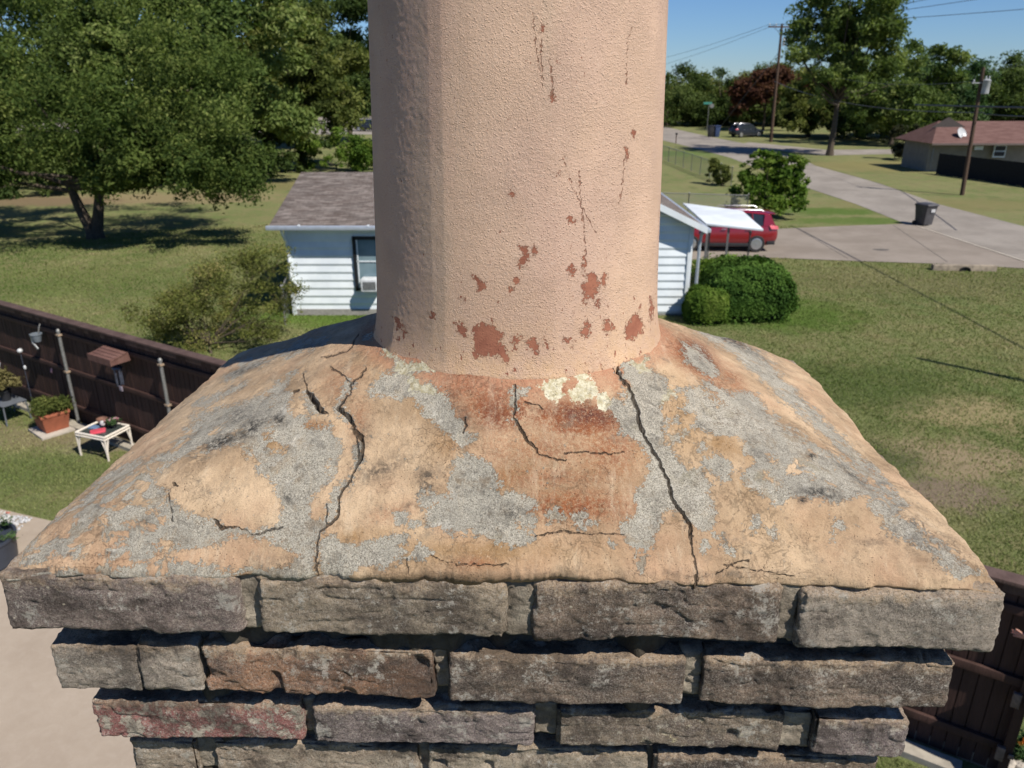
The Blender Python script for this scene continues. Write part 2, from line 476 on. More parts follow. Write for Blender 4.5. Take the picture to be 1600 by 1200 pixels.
def crack_field(P, lines):
    """half width minus distance, in pixels; positive inside the crack"""
    out = np.full(len(P), -20.0)
    for ln in lines:
        for (x0, y0, w0), (x1, y1, w1) in zip(ln[:-1], ln[1:]):
            lo = np.array([min(x0, x1) - 14, min(y0, y1) - 14]); hi = np.array([max(x0, x1) + 14, max(y0, y1) + 14])
            m = np.all((P > lo) & (P < hi), axis=1)
            if not m.any(): continue
            p = P[m]; a = np.array([x0, y0]); e = np.array([x1 - x0, y1 - y0], float); w = p - a
            t = np.clip((w @ e) / max(e @ e, 1e-9), 0, 1)
            d = np.hypot(w[:, 0] - e[0] * t, w[:, 1] - e[1] * t)
            out[m] = np.maximum(out[m], (w0 + (w1 - w0) * t) / 2 - d)
    return out

def stains(P, lst):
    s = np.zeros(len(P))
    for x, y, rx, ry, a, k in lst:
        c, sn = math.cos(R(a)), math.sin(R(a))
        u = ((P[:, 0] - x) * c + (P[:, 1] - y) * sn) / rx
        v = (-(P[:, 0] - x) * sn + (P[:, 1] - y) * c) / ry
        s = np.maximum(s, k * np.exp(-0.9 * (u * u + v * v)))
    return s

def project(Pw):
    """world points -> survey pixels"""
    cp, sp = math.cos(R(PITCH)), math.sin(R(PITCH))
    dz = CAM_H - Pw[:, 2]
    dep = Pw[:, 1] * cp + dz * sp
    up = Pw[:, 1] * sp - dz * cp
    dep = np.maximum(dep, 0.05)
    return np.stack([800 + FPX * Pw[:, 0] / dep, 600 - FPX * up / dep], axis=1)

# ------------------------------------------------------------------ CHIMNEY
CX, CY = 0.006, 0.833        # flue axis
YAW = R(-1.7)
ZE, ZT = 6.414, 6.542        # eave of the crown, crown at the flue
BX0, BX1, BY0, BY1 = -0.438, 0.410, -0.290, 0.288   # crown rectangle about the flue axis
RB, RT = 0.1545, 0.138       # flue radius at base / 1 m up
chimney = thing('chimney', 'weathered brick chimney in the foreground with cracked peeling mortar crown and round peach flue', 'chimney', (CX, CY, 0), YAW)

def to_world(P):
    c, s = math.cos(YAW), math.sin(YAW)
    return np.stack([CX + P[:, 0] * c - P[:, 1] * s, CY + P[:, 0] * s + P[:, 1] * c, P[:, 2]], axis=1)

def mat_crown():
    t = NT('crown mortar', 0.9, 0.18)
    med = t.noise(55, 6, 0.62)
    fine = t.noise(420, 4, 0.6)
    big = t.noise(9, 5, 0.6)
    grain = t.noise(1500, 2, 0.7)
    mid = t.noise(170, 6, 0.72)
    def warp(a, b, c):
        v = t.math('MULTIPLY', t.math('SUBTRACT', med, 0.5), a)
        w = t.math('MULTIPLY', t.math('SUBTRACT', fine, 0.5), b)
        x = t.math('MULTIPLY', t.math('SUBTRACT', grain, 0.5), c)
        return t.math('ADD', t.math('ADD', t.math('ADD', v, w), x), t.math('MULTIPLY', t.math('SUBTRACT', mid, 0.5), a * 0.8))
    wp = warp(36, 32, 10)
    gs = t.math('ADD', t.math('ADD', t.attr('gray'), 1.2), wp)
    gm = t.ss(gs, -0.4, 0.7)
    mott = t.attr('mottle')
    mo = t.ss(t.math('ADD', t.noise(38, 8, 0.72, dist=0.6), t.math('MULTIPLY', mott, 0.10)), 0.60, 0.63)
    mo = t.math('MULTIPLY', mo, t.ss(mott, 0.02, 0.2))
    flecks = t.ss(t.noise(110, 7, 0.78), 0.635, 0.66)
    gm = t.math('MAXIMUM', gm, t.math('MULTIPLY', flecks, 0.9))
    gm = t.math('MULTIPLY', gm, t.math('SUBTRACT', 1.0, mo))
    cm = t.ss(t.math('ADD', t.attr('cream'), warp(22, 14, 5)), -2.2, -0.6)
    # paint colours
    pn = t.noise(14, 6, 0.65)
    paint = t.mix(t.ss(pn, 0.32, 0.68), srgb(160, 136, 108), srgb(202, 176, 144))
    paint = t.mix(t.ss(big, 0.45, 0.7, 0, 0.5), paint, srgb(174, 134, 106))
    och = t.math('MULTIPLY', t.attr('ochre'), t.ss(med, 0.3, 0.6, 0.55, 1.15), clamp=True)
    paint = t.mix(och, paint, srgb(143, 112, 74))
    rn = t.ss(t.noise(260, 6, 0.8), 0.36, 0.60, 0.5, 2.0)
    rust = t.math('MULTIPLY', t.attr('rust'), rn, clamp=True)
    paint = t.mix(rust, paint, t.mix(t.ss(med, .35, .65), srgb(128, 72, 46), srgb(146, 90, 56)))
    pur = t.math('MULTIPLY', t.attr('purp'), t.ss(t.noise(300, 4, 0.7), 0.3, 0.6, 0.4, 1.2), clamp=True)
    paint = t.mix(pur, paint, srgb(92, 52, 44))
    pink = t.math('MULTIPLY', t.attr('pink'), t.ss(fine, 0.3, 0.65, 0.5, 1.1), clamp=True)
    paint = t.mix(pink, paint, srgb(172, 122, 96))
    # chalky worn paint: pale specks
    worn = t.ss(t.noise(230, 6, 0.8, sc3=(0.6, 1, 1)), 0.60, 0.68, 0, 0.75)
    wornm = t.math('MULTIPLY', worn, t.ss(t.noise(12, 3, 0.5), 0.42, 0.62))
    paint = t.mix(wornm, paint, srgb(196, 172, 144))
    wn2 = t.math('MULTIPLY', t.ss(t.noise(340, 6, 0.85), 0.55, 0.63), t.ss(t.math('ADD', t.attr('rust'), t.attr('ochre')), 0.12, 0.5, 0.15, 0.75))
    paint = t.mix(wn2, paint, srgb(190, 164, 134))
    paint = t.mix(t.ss(t.noise(800, 5, 0.9), 0.52, 0.66, 0, 0.65), paint, srgb(98, 74, 52))
    paint = t.mix(t.ss(t.noise(760, 4, 0.85), 0.54, 0.72, 0, 0.55), paint, srgb(208, 184, 152))
    # concrete
    cn = t.ss(t.noise(750, 5, 0.9), 0.36, 0.60)
    conc = t.mix(cn, srgb(112, 106, 94), srgb(216, 208, 190))
    conc = t.mix(t.ss(t.noise(18, 5, 0.65), 0.35, 0.7, 0, 0.5), conc, srgb(150, 146, 135))
    conc = t.mix(t.ss(t.noise(30, 5, 0.6), 0.6, 0.72, 0, 0.5), conc, srgb(140, 132, 106))
    conc = t.mix(t.ss(t.noise(70, 8, 0.8), 0.52, 0.62, 0, 0.55), conc, srgb(112, 107, 98))
    conc = t.mix(t.ss(t.noise(24, 8, 0.75, dist=.4), 0.55, 0.64, 0, 0.45), conc, srgb(158, 138, 110))
    conc = t.mix(t.ss(t.noise(48, 8, 0.8), 0.57, 0.63, 0, 0.6), conc, srgb(214, 208, 194))
    peb = t.voro(650)
    conc = t.mix(t.ss(peb, 0.14, 0.26, 0.6, 0), conc, srgb(72, 68, 62))
    conc = t.mix(t.ss(t.voro(420, co=None), 0.05, 0.11, 0.7, 0), conc, srgb(196, 190, 176))
    cream = t.mix(t.ss(mid, 0.4, 0.6), srgb(176, 166, 134), srgb(208, 202, 178))
    col = t.mix(gm, paint, conc)
    col = t.mix(cm, col, cream)
    dk = t.math('MULTIPLY', t.attr('dark'), t.ss(t.noise(160, 6, 0.75, sc3=(1, 1, 1)), 0.36, 0.6, 0.0, 1.3), clamp=True)
    col = t.mix(dk, col, srgb(52, 51, 50))
    gr = t.ss(t.noise(85, 8, 0.8), 0.60, 0.72, 0, 0.55)
    col = t.mix(gr, col, srgb(96, 82, 64))
    # general soiling specks
    sp = t.ss(t.voro(210), 0.06, 0.10, 0.55, 0)
    spm = t.math('MULTIPLY', sp, t.ss(t.noise(24, 4, 0.6), 0.5, 0.6))
    col = t.mix(spm, col, srgb(72, 52, 38))
    # edge of the peeled film: thin shadow line painted into the colour
    streak = t.ss(t.noise(60, 6, 0.8, sc3=(1, .25, .25)), 0.52, 0.68, 0, 0.30)
    col = t.mix(streak, col, srgb(206, 190, 164))
    blot = t.ss(t.noise(32, 8, 0.78), 0.54, 0.66, 0, 0.5)
    col = t.mix(blot, col, t.mix(t.ss(t.noise(7, 2), .45, .55), srgb(120, 100, 76), srgb(112, 106, 94)))
    net = t.ss(t.voro(95, 'DISTANCE_TO_EDGE', co=t.warpco(0.012, 60)), 0.0, 0.035, 1, 0)
    netm = t.math('MULTIPLY', net, t.ss(t.noise(19, 4, 0.7), 0.56, 0.62, 0, 0.40))
    col = t.mix(netm, col, srgb(60, 46, 34))
    pit = t.math('MULTIPLY', t.ss(t.voro(330), 0.10, 0.17, 1, 0), t.ss(t.noise(45, 3, .6), .48, .56))
    col = t.mix(t.math('MULTIPLY', pit, .8), col, srgb(56, 44, 34))
    edge = t.math('MULTIPLY', t.ss(gs, -2.2, -0.6), t.ss(gs, 0.2, 1.8, 1, 0))  # rim mask for the painted shadow along the film edge
    col = t.mix(t.math('MULTIPLY', edge, 0.35), col, srgb(100, 72, 46))
    ck = t.ss(t.math('ADD', t.attr('crack'), t.math('MULTIPLY', t.math('SUBTRACT', fine, 0.5), 1.8)), -0.75, 0.25)
    col = t.mix(t.math('MULTIPLY', ck, 0.8), col, srgb(66, 56, 47))
    # relief
    film = t.math('MULTIPLY', t.ss(gs, -1.2, 1.2, 1, 0), 1.0)
    h1 = t.math('MULTIPLY', film, 0.45)
    rg = t.math('MULTIPLY', t.noise(560, 6, 0.85), t.ss(gm, 0, 1, 0.8, 1.5))
    h2 = t.math('ADD', h1, rg)
    h2 = t.math('ADD', h2, t.math('MULTIPLY', t.noise(130, 5, 0.65), 1.1))
    wr = t.math('MULTIPLY', t.ss(t.math('ABSOLUTE', t.math('SUBTRACT', t.noise(42, 7, 0.72, dist=0.8), 0.5)), 0.0, 0.014, -0.25, 0), t.ss(t.noise(13, 3, .5), .5, .6))
    h2 = t.math('ADD', h2, wr)
    h2 = t.math('SUBTRACT', t.math('SUBTRACT', h2, t.math('MULTIPLY', ck, 2.0)), t.math('ADD', t.math('MULTIPLY', pit, 0.5), t.math('MULTIPLY', netm, .5)))
    nb = t.bump(h2, 0.0019, 1.0)
    return t.fin(col, nb)

def build_crown():
    # plan grid, denser towards the camera
    dx = 0.00098
    xs = np.arange(BX0, BX1 + dx / 2, dx)
    yf = np.arange(BY0, -0.08, 0.00075)
    yb = np.arange(-0.08, BY1 + 0.0005, 0.0013)
    ys = np.concatenate([yf, yb])
    X, Y = np.meshgrid(xs, ys)
    sh = X.shape
    x, y = X.ravel(), Y.ravel()
    bx = np.where(x < 0, -BX0, BX1); by = np.where(y < 0, -BY0, BY1)
    u, v = np.abs(x) / bx, np.abs(y) / by
    qi = np.maximum(u, v)
    p = 4.0 + 14 * np.clip(qi, 0, 1) ** 2
    q = (u ** p + v ** p) ** (1 / p)
    rho = np.hypot(x, y) + 1e-9
    qf = q * RB / rho
    s = np.clip((q - qf) / (1 - qf), -0.3, 1.12)
    kx = np.where(v > u, 1.12, 1.42)           # front flatter, flanks bulging
    w = 1 / (1 + np.exp(-(u - v) * 9))
    k = 1.16 * (1 - w) + np.where(x < 0, 1.20, 1.03) * w
    z = ZE + (ZT - ZE) * (1 - np.sign(s) * np.abs(s) ** k)
    # rounded lip at the edge
    e = np.clip((q - 0.985) / 0.015, 0, 1.3)
    z -= 0.003 * e ** 2
    P3 = np.stack([x, y, z], axis=1)
    lump = fbm(P3 * 7, 3, 11) * 0.0055 + fbm(P3 * 22, 3, 12) * 0.0026
    z += lump * np.clip(s * 5, 0, 1)
    # cove of mortar against the flue
    cv = np.clip(1 - (rho - RB) / 0.016, 0, 1)
    z += cv ** 2 * (0.006 + 0.004 * vnoise(P3 * 30, 9))
    # trowelled ledge near the front edge
    P3[:, 2] = z
    T = project(to_world(P3))
    led = np.clip((T[:, 1] - (838 + 6 * np.sin(T[:, 0] / 90))) / 10, 0, 1) * np.clip((T[:, 0] - 640) / 40, 0, 1) * np.clip((T[:, 1] - 600) / 100, 0, 1)
    z += 0.0016 * led
    wob = np.stack([vnoise(np.c_[T / 7.0, T[:, 0] * 0], 3), vnoise(np.c_[T / 7.0, T[:, 0] * 0], 4)], axis=1) * 3.6 + \
          np.stack([vnoise(np.c_[T / 2.6, T[:, 0] * 0], 5), vnoise(np.c_[T / 2.6, T[:, 0] * 0], 6)], axis=1) * 1.1
    Tw = T + wob
    gray = sdf_union(Tw, GRAY)
    peach = sdf_union(Tw, PEACH)
    gray = np.minimum(gray, -peach)
    cream = np.clip(sdf_union(Tw, CREAM), -20, 20)
    crack = crack_field(T + wob * 0.55 + np.stack([vnoise(np.c_[T / 1.5, T[:, 0] * 0], 7), vnoise(np.c_[T / 1.5, T[:, 0] * 0], 8)], axis=1) * 0.5, CRACK) * 0.55 - 0.15
    rust, purp, ochre, dark = (stains(T, l) for l in (RUST, PURP, OCHRE, DARK))
    pink = np.clip(1 - (rho - RB) / 0.028, 0, 1) ** 0.8
    mott = np.clip((470 - T[:, 0]) / 300, 0, 1) + np.clip((T[:, 0] - 1150) / 500, 0, 0.5) + 0.25 * (y > 0.1)
    # plates standing slightly proud on one side of the cracks, paint film thickness, crack depth
    z -= np.clip(gray / 8, 0, 1) * 0.0007
    z -= np.clip((crack - 0.35) / 1.2, 0, 1) * np.clip(crack + 2.2, 0.5, 3) * 0.0030
    rag = fbm(P3 * 90, 4, 21) * 0.00075 + fbm(P3 * 240, 3, 31) * 0.0004
    z += rag
    # flaking, scaly strip along the flanks
    z += np.abs(vnoise(P3 * np.array([60, 25, 40]), 44)) * 0.0016 * w * np.clip(q - .3, 0, 1)
    # ragged outline
    edge = np.clip((q - 0.95) / 0.05, 0, 1)
    jag = fbm(np.c_[x * 45, y * 45, x * 0], 4, 71) * 0.006
    px = x * (1 + jag * edge / np.maximum(bx, .1)); py = y * (1 + jag * edge / np.maximum(by, .1))
    V = np.stack([px, py, z], axis=1)
    idx = np.arange(sh[0] * sh[1]).reshape(sh)
    F = np.stack([idx[:-1, :-1].ravel(), idx[:-1, 1:].ravel(), idx[1:, 1:].ravel(), idx[1:, :-1].ravel()], axis=1)
    keep = (rho[F].max(axis=1) > RB * 0.9)
    F = F[keep]
    attrs = dict(gray=gray, cream=cream, crack=crack, rust=rust, purp=purp, ochre=ochre, dark=dark, pink=pink, mottle=mott)
    # skirt + underside
    ring = np.concatenate([idx[0, :], idx[1:, -1], idx[-1, ::-1][1:], idx[::-1, 0][1:-1]])
    n0 = len(V); m = len(ring)
    R0 = V[ring]
    jz = fbm(np.c_[R0[:, 0] * 26, R0[:, 1] * 26, R0[:, 0] * 0], 4, 90)
    Tr = project(to_world(R0))
    gap = np.clip((Tr[:, 0] - 820) / 60, 0, 1) * (R0[:, 1] < -0.2)
    low = R0.copy(); low[:, 2] = np.minimum(R0[:, 2] - 0.002, ZE - 0.0075 + jz * 0.0028 + gap * 0.0030)
    low[:, 0] *= 0.9985; low[:, 1] *= 0.9975
    inn = low.copy(); inn[:, 0] *= 0.93; inn[:, 1] *= 0.88
    V = np.concatenate([V, low, inn])
    r2 = np.roll(np.arange(m), -1)
    S1 = np.stack([ring, n0 + np.arange(m), n0 + r2, ring[r2]], axis=1)
    S2 = np.stack([n0 + np.arange(m), n0 + m + np.arange(m), n0 + m + r2, n0 + r2], axis=1)
    F = np.concatenate([F, S1, S2])
    for kk in attrs: attrs[kk] = np.concatenate([attrs[kk], attrs[kk][ring], attrs[kk][ring]])
    used = np.zeros(len(V), bool); used[F.ravel()] = True
    re = np.cumsum(used) - 1
    np_mesh('mortar_crown', V[used], re[F], mat_crown(), chimney, True, {kk: vv[used] for kk, vv in attrs.items()})

def mat_flue():
    t = NT('flue paint', 0.82, 0.22)
    med = t.noise(70, 5, 0.6)
    fine = t.noise(420, 4, 0.65)
    grain = t.noise(1300, 2, 0.7)
    wp = t.math('ADD', t.math('MULTIPLY', t.math('SUBTRACT', t.noise(150, 7, 0.85), 0.5), 38), t.math('MULTIPLY', t.math('SUBTRACT', fine, 0.5), 16))
    gs = t.math('ADD', t.attr('chip'), wp)
    chip = t.ss(gs, -1.3, -0.6)
    low = t.attr('low')
    small = t.ss(t.math('ADD', t.noise(150, 5, 0.7, sc3=(1, 1, .6)), t.math('MULTIPLY', low, 0.07)), 0.682, 0.69)
    chip = t.math('MAXIMUM', chip, small)
    base = t.mix(t.ss(t.noise(6, 4, 0.6, sc3=(1, 1, .5)), 0.35, 0.65), srgb(190, 160, 142), srgb(203, 172, 148))
    base = t.mix(t.ss(t.noise(11, 5, 0.6, sc3=(1, 1, .18)), 0.5, 0.72, 0, 0.5), base, srgb(194, 156, 136))
    base = t.mix(t.ss(t.noise(16, 5, 0.6, sc3=(1, 1, .1)), 0.56, 0.74, 0, 0.4), base, srgb(180, 162, 142))
    base = t.mix(t.math('MULTIPLY', low, t.ss(med, .3, .7, .25, .7)), base, srgb(206, 170, 128))
    base = t.mix(t.ss(t.noise(24, 6, 0.7, sc3=(1, 1, .06)), 0.55, 0.75, 0, 0.4), base, srgb(170, 140, 118))
    base = t.mix(t.ss(t.noise(420, 6, 0.85), 0.52, 0.66, 0, 0.5), base, srgb(214, 194, 174))
    sp = t.math('MULTIPLY', t.ss(t.voro(160), 0.05, 0.08, 0.7, 0), t.ss(t.noise(20, 4, 0.6), 0.55, 0.62))
    base = t.mix(sp, base, srgb(120, 78, 56))
    cl = t.mix(t.ss(med, 0.3, 0.7), srgb(136, 86, 68), srgb(156, 104, 82))
    col = t.mix(chip, base, cl)
    ck = t.ss(t.math('ADD', t.attr('crack'), t.math('MULTIPLY', t.math('SUBTRACT', fine, 0.5), 2.2)), -0.7, 0.1)
    col = t.mix(t.math('MULTIPLY', ck, 0.7), col, srgb(120, 74, 52))
    h = t.math('MULTIPLY', t.noise(430, 6, 0.78), t.ss(t.noise(16, 4, .6), .35, .65, 1.1, 2.0))
    h = t.math('ADD', h, t.math('MULTIPLY', t.ss(t.voro(420), 0.05, 0.35, 0.55, 0), 1.0))
    h = t.math('ADD', h, t.math('MULTIPLY', grain, 0.25))
    h = t.math('SUBTRACT', t.math('MULTIPLY', h, t.ss(chip, 0, 1, 1, 0.35)), t.math('MULTIPLY', chip, 0.35))
    h = t.math('SUBTRACT', h, t.math('MULTIPLY', ck, 0.8))
    return t.fin(col, t.bump(h, 0.0011, 1.0))

def build_flue():
    H0, H1 = ZT - 0.05, ZT + 0.62
    nz, nt = 560, 900
    zz = np.linspace(H0, H1, nz); tt = np.linspace(0, 2 * np.pi, nt, endpoint=False)
    Z, TH = np.meshgrid(zz, tt, indexing='ij')
    z, th = Z.ravel(), TH.ravel()
    hgt = z - ZT
    r = RB + (RT - RB) * np.clip(hgt, -0.1, 1) / 0.55
    r += 0.006 * np.exp(-np.clip(hgt + 0.0, 0, 1) / 0.022)        # slightly flared foot
    # faint flat facets left by an octagonal form
    oct_ = np.cos((th + R(8.0) + np.pi / 8) % (np.pi / 4) - np.pi / 8)
    r *= 1 + 0.10 * (np.cos(np.pi / 8) / np.maximum(oct_, .5) - 1 + 0.03)
    dth = (th - R(-129) + np.pi) % (2 * np.pi) - np.pi
    r = np.where(np.abs(dth) < R(14), r * (1 - 0.55 * (1 - np.cos(R(14)) / np.cos(dth))), r)
    P = np.stack([np.cos(th) * r, np.sin(th) * r, z], axis=1)
    d = fbm(P * 9, 2, 5) * 0.0003 + fbm(P * 260, 2, 6) * 0.00012
    P[:, :2] *= (1 + d / r)[:, None]
    T = project(to_world(P))
    Tw = T + np.stack([vnoise(np.c_[T / 4.0, T[:, 0] * 0], 13), vnoise(np.c_[T / 4.0, T[:, 0] * 0], 14)], axis=1) * 2.6
    chip = sdf_union(Tw, FLUEP)
    chip = np.where(P[:, 1] > 0.03, -12, chip)
    ck = crack_field(Tw, FLUEC)
    ck = np.where(P[:, 1] > 0.03, -12, ck)
    low = np.exp(-np.clip(hgt, 0, 1) / 0.05)
    attrs = dict(chip=chip, crack=ck, low=low)
    idx = np.arange(nz * nt).reshape(nz, nt)
    nx = np.roll(idx, -1, axis=1)
    F = np.stack([idx[:-1].ravel(), nx[:-1].ravel(), nx[1:].ravel(), idx[1:].ravel()], axis=1)
    # rim and inner wall
    top = P[idx[-1]]
    n0 = len(P)
    inn = top * np.array([0.88, 0.88, 1]); deep = inn.copy(); deep[:, 2] = H0
    P = np.concatenate([P, inn, deep])
    a = np.arange(nt); b = np.roll(a, -1)
    F = np.concatenate([F, np.stack([idx[-1][a], idx[-1][b], n0 + b, n0 + a], 1), np.stack([n0 + a, n0 + b, n0 + nt + b, n0 + nt + a], 1)])
    for k in attrs:
        attrs[k] = np.concatenate([attrs[k], np.full(2 * nt, -12.0 if k != 'low' else 0.0)])
    np_mesh('flue', P, F, mat_flue(), chimney, True, attrs)

# ---- bricks
def brick_geo(size, seg, rad, seed, rough=1.0, pits=0.0):
    """rounded box, displaced; origin at centre"""
    sx, sy, sz = size
    hx, hy, hz = sx / 2, sy / 2, sz / 2
    nx, ny, nz = max(2, int(sx / seg)), max(2, int(sy / (seg * 2.2))), max(2, int(sz / seg))
    V, F = [], []
    def face(o, a, b, na, nb):
        u = np.linspace(0, 1, na + 1); v = np.linspace(0, 1, nb + 1)
        U, W = np.meshgrid(u, v, indexing='ij')
        p = o[None] + U.ravel()[:, None] * a[None] + W.ravel()[:, None] * b[None]
        i = np.arange((na + 1) * (nb + 1)).reshape(na + 1, nb + 1) + sum(len(q) for q in V)
        V.append(p)
        F.append(np.stack([i[:-1, :-1].ravel(), i[1:, :-1].ravel(), i[1:, 1:].ravel(), i[:-1, 1:].ravel()], 1))
    o = np.array([-hx, -hy, -hz]); X = np.array([sx, 0, 0.]); Yv = np.array([0, sy, 0.]); Zv = np.array([0, 0, sz])
    face(o, X, Zv, nx, nz); face(o + Yv, Zv, X, nz, nx)
    face(o, Zv, Yv, nz, ny); face(o + X, Yv, Zv, ny, nz)
    face(o, Yv, X, ny, nx); face(o + Zv, X, Yv, nx, ny)
    V = np.concatenate(V); F = np.concatenate(F)
    key = np.round(V * 1e5).astype(np.int64)
    _, first, inv = np.unique(key, axis=0, return_index=True, return_inverse=True)
    V = V[first]; F = inv.reshape(-1)[F]
    inner = np.clip(V, -np.array([hx, hy, hz]) + rad, np.array([hx, hy, hz]) - rad)
    d = V - inner
    # varying corner radius through pushing
    n = d / np.maximum(np.linalg.norm(d, axis=1, keepdims=True), 1e-9)
    V = inner + n * rad
    Q = V + seed * 3.17
    disp = fbm(Q * 12, 2, seed) * 0.0018 + fbm(Q * 60, 4, seed + 3) * 0.0013 + fbm(Q * 230, 3, seed + 5) * 0.0011
    rid = 1 - np.abs(vnoise(Q * np.array([34, 34, 85]), seed + 8)) * 6
    disp -= np.clip(rid, 0, 1) * 0.0016 * np.clip(fbm(Q * 12, 2, seed + 9) * 2 + 0.5, 0, 1)
    disp -= pits * np.clip(vnoise(Q * 60, seed + 12) - 0.35, 0, 1) * 0.012
    # broken arrises
    cnt = (np.abs(d) > rad * 0.35).sum(axis=1)
    disp -= (cnt >= 2) * np.clip(fbm(Q * 30, 3, seed + 15) + 0.1, 0, 1) * 0.006
    V = V + n * (disp * rough)[:, None]
    # sagging, uneven outline
    V[:, 2] += fbm(np.c_[V[:, 0] * 14 + seed, V[:, 0] * 0, V[:, 2] * 8], 2, seed + 20) * 0.0032
    return V, F

PAL = {   # brick tones: a, b, patch colour, patch amount(0..1)
 'plum':  (srgb(150, 133, 125), srgb(108, 95, 92), srgb(254, 214, 167), .34),
 'grey':  (srgb(172, 155, 133), srgb(121, 109, 96), srgb(241, 238, 227), .45),
 'dark':  (srgb(150, 129, 111), srgb(92, 81, 75), srgb(235, 212, 181), .30),
 'pale':  (srgb(184, 170, 154), srgb(133, 123, 113), srgb(231, 222, 203), .40),
 'orange':(srgb(184, 138, 106), srgb(115, 97, 88), srgb(223, 179, 135), .35),
 'brown': (srgb(143, 123, 106), srgb(96, 85, 80), srgb(219, 195, 149), .28),
 'red':   (srgb(207, 195, 177), srgb(186, 176, 159), srgb(157, 79, 80), .80),
 'lichen':(srgb(141, 126, 108), srgb(98, 85, 80), srgb(223, 205, 149), .48),
 'mauve': (srgb(148, 133, 130), srgb(121, 109, 108), srgb(188, 179, 169), .30),
 'tan':   (srgb(192, 176, 155), srgb(164, 145, 125), srgb(223, 212, 191), .40),
 'white': (srgb(186, 171, 149), srgb(157, 143, 125), srgb(255, 255, 255), .50),
}
def mat_brick():
    t = NT('weathered brick', 0.9, 0.15)
    a, b, p = t.attr('ca', True), t.attr('cb', True), t.attr('cp', True)
    amt = t.attr('amt')
    col = t.mix(t.ss(t.noise(26, 6, 0.65, sc3=(0.6, 1, 1.3)), 0.36, 0.64), a, b)
    pn = t.noise(60, 9, 0.8)
    thr = t.math('SUBTRACT', 0.80, t.math('MULTIPLY', amt, 0.42))
    pm = t.ss(pn, thr, t.math('ADD', thr, 0.03))
    col = t.mix(t.math('MULTIPLY', pm, 0.85), col, p)
    # run-off and mortar film along the top arris
    top = t.attr('top')
    tm = t.ss(t.math('ADD', top, t.math('MULTIPLY', t.math('SUBTRACT', t.noise(60, 6, .7), .5), 1.2)), 0.75, 1.0)
    col = t.mix(t.math('MULTIPLY', tm, 0.7), col, srgb(206, 178, 146))
    col = t.mix(t.ss(t.noise(560, 6, 0.9), 0.46, 0.62, 0.0, 0.62), col, srgb(206, 196, 180))
    col = t.mix(t.ss(t.noise(430, 6, 0.9), 0.50, 0.64, 0.0, 0.8), col, srgb(42, 38, 36))
    col = t.mix(t.ss(t.noise(13, 7, 0.75), 0.48, 0.62, 0.0, 0.65), col, srgb(66, 58, 54))
    col = t.mix(t.ss(t.voro(90), 0.09, 0.13, 0.8, 0), col, t.mix(t.ss(t.noise(20, 2), .54, .58), col, srgb(212, 200, 178)))
    col = t.mix(t.ss(t.noise(30, 9, 0.84), 0.545, 0.60, 0, .65), col, srgb(206, 200, 188))
    h = t.math('ADD', t.math('MULTIPLY', t.noise(520, 6, 0.85), 1.9), t.math('MULTIPLY', t.noise(160, 6, 0.75), 1.8))
    h = t.math('ADD', h, t.math('MULTIPLY', pm, 0.4))
    return t.fin(col, t.bump(h, 0.0024, 1.0))

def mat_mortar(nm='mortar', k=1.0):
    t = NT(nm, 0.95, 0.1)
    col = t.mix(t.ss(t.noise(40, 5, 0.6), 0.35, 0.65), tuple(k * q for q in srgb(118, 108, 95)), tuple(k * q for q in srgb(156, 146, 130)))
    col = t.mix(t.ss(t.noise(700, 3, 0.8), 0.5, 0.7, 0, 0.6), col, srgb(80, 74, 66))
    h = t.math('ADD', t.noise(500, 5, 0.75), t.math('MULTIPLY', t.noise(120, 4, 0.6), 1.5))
    return t.fin(col, t.bump(h, 0.002, 1.0))

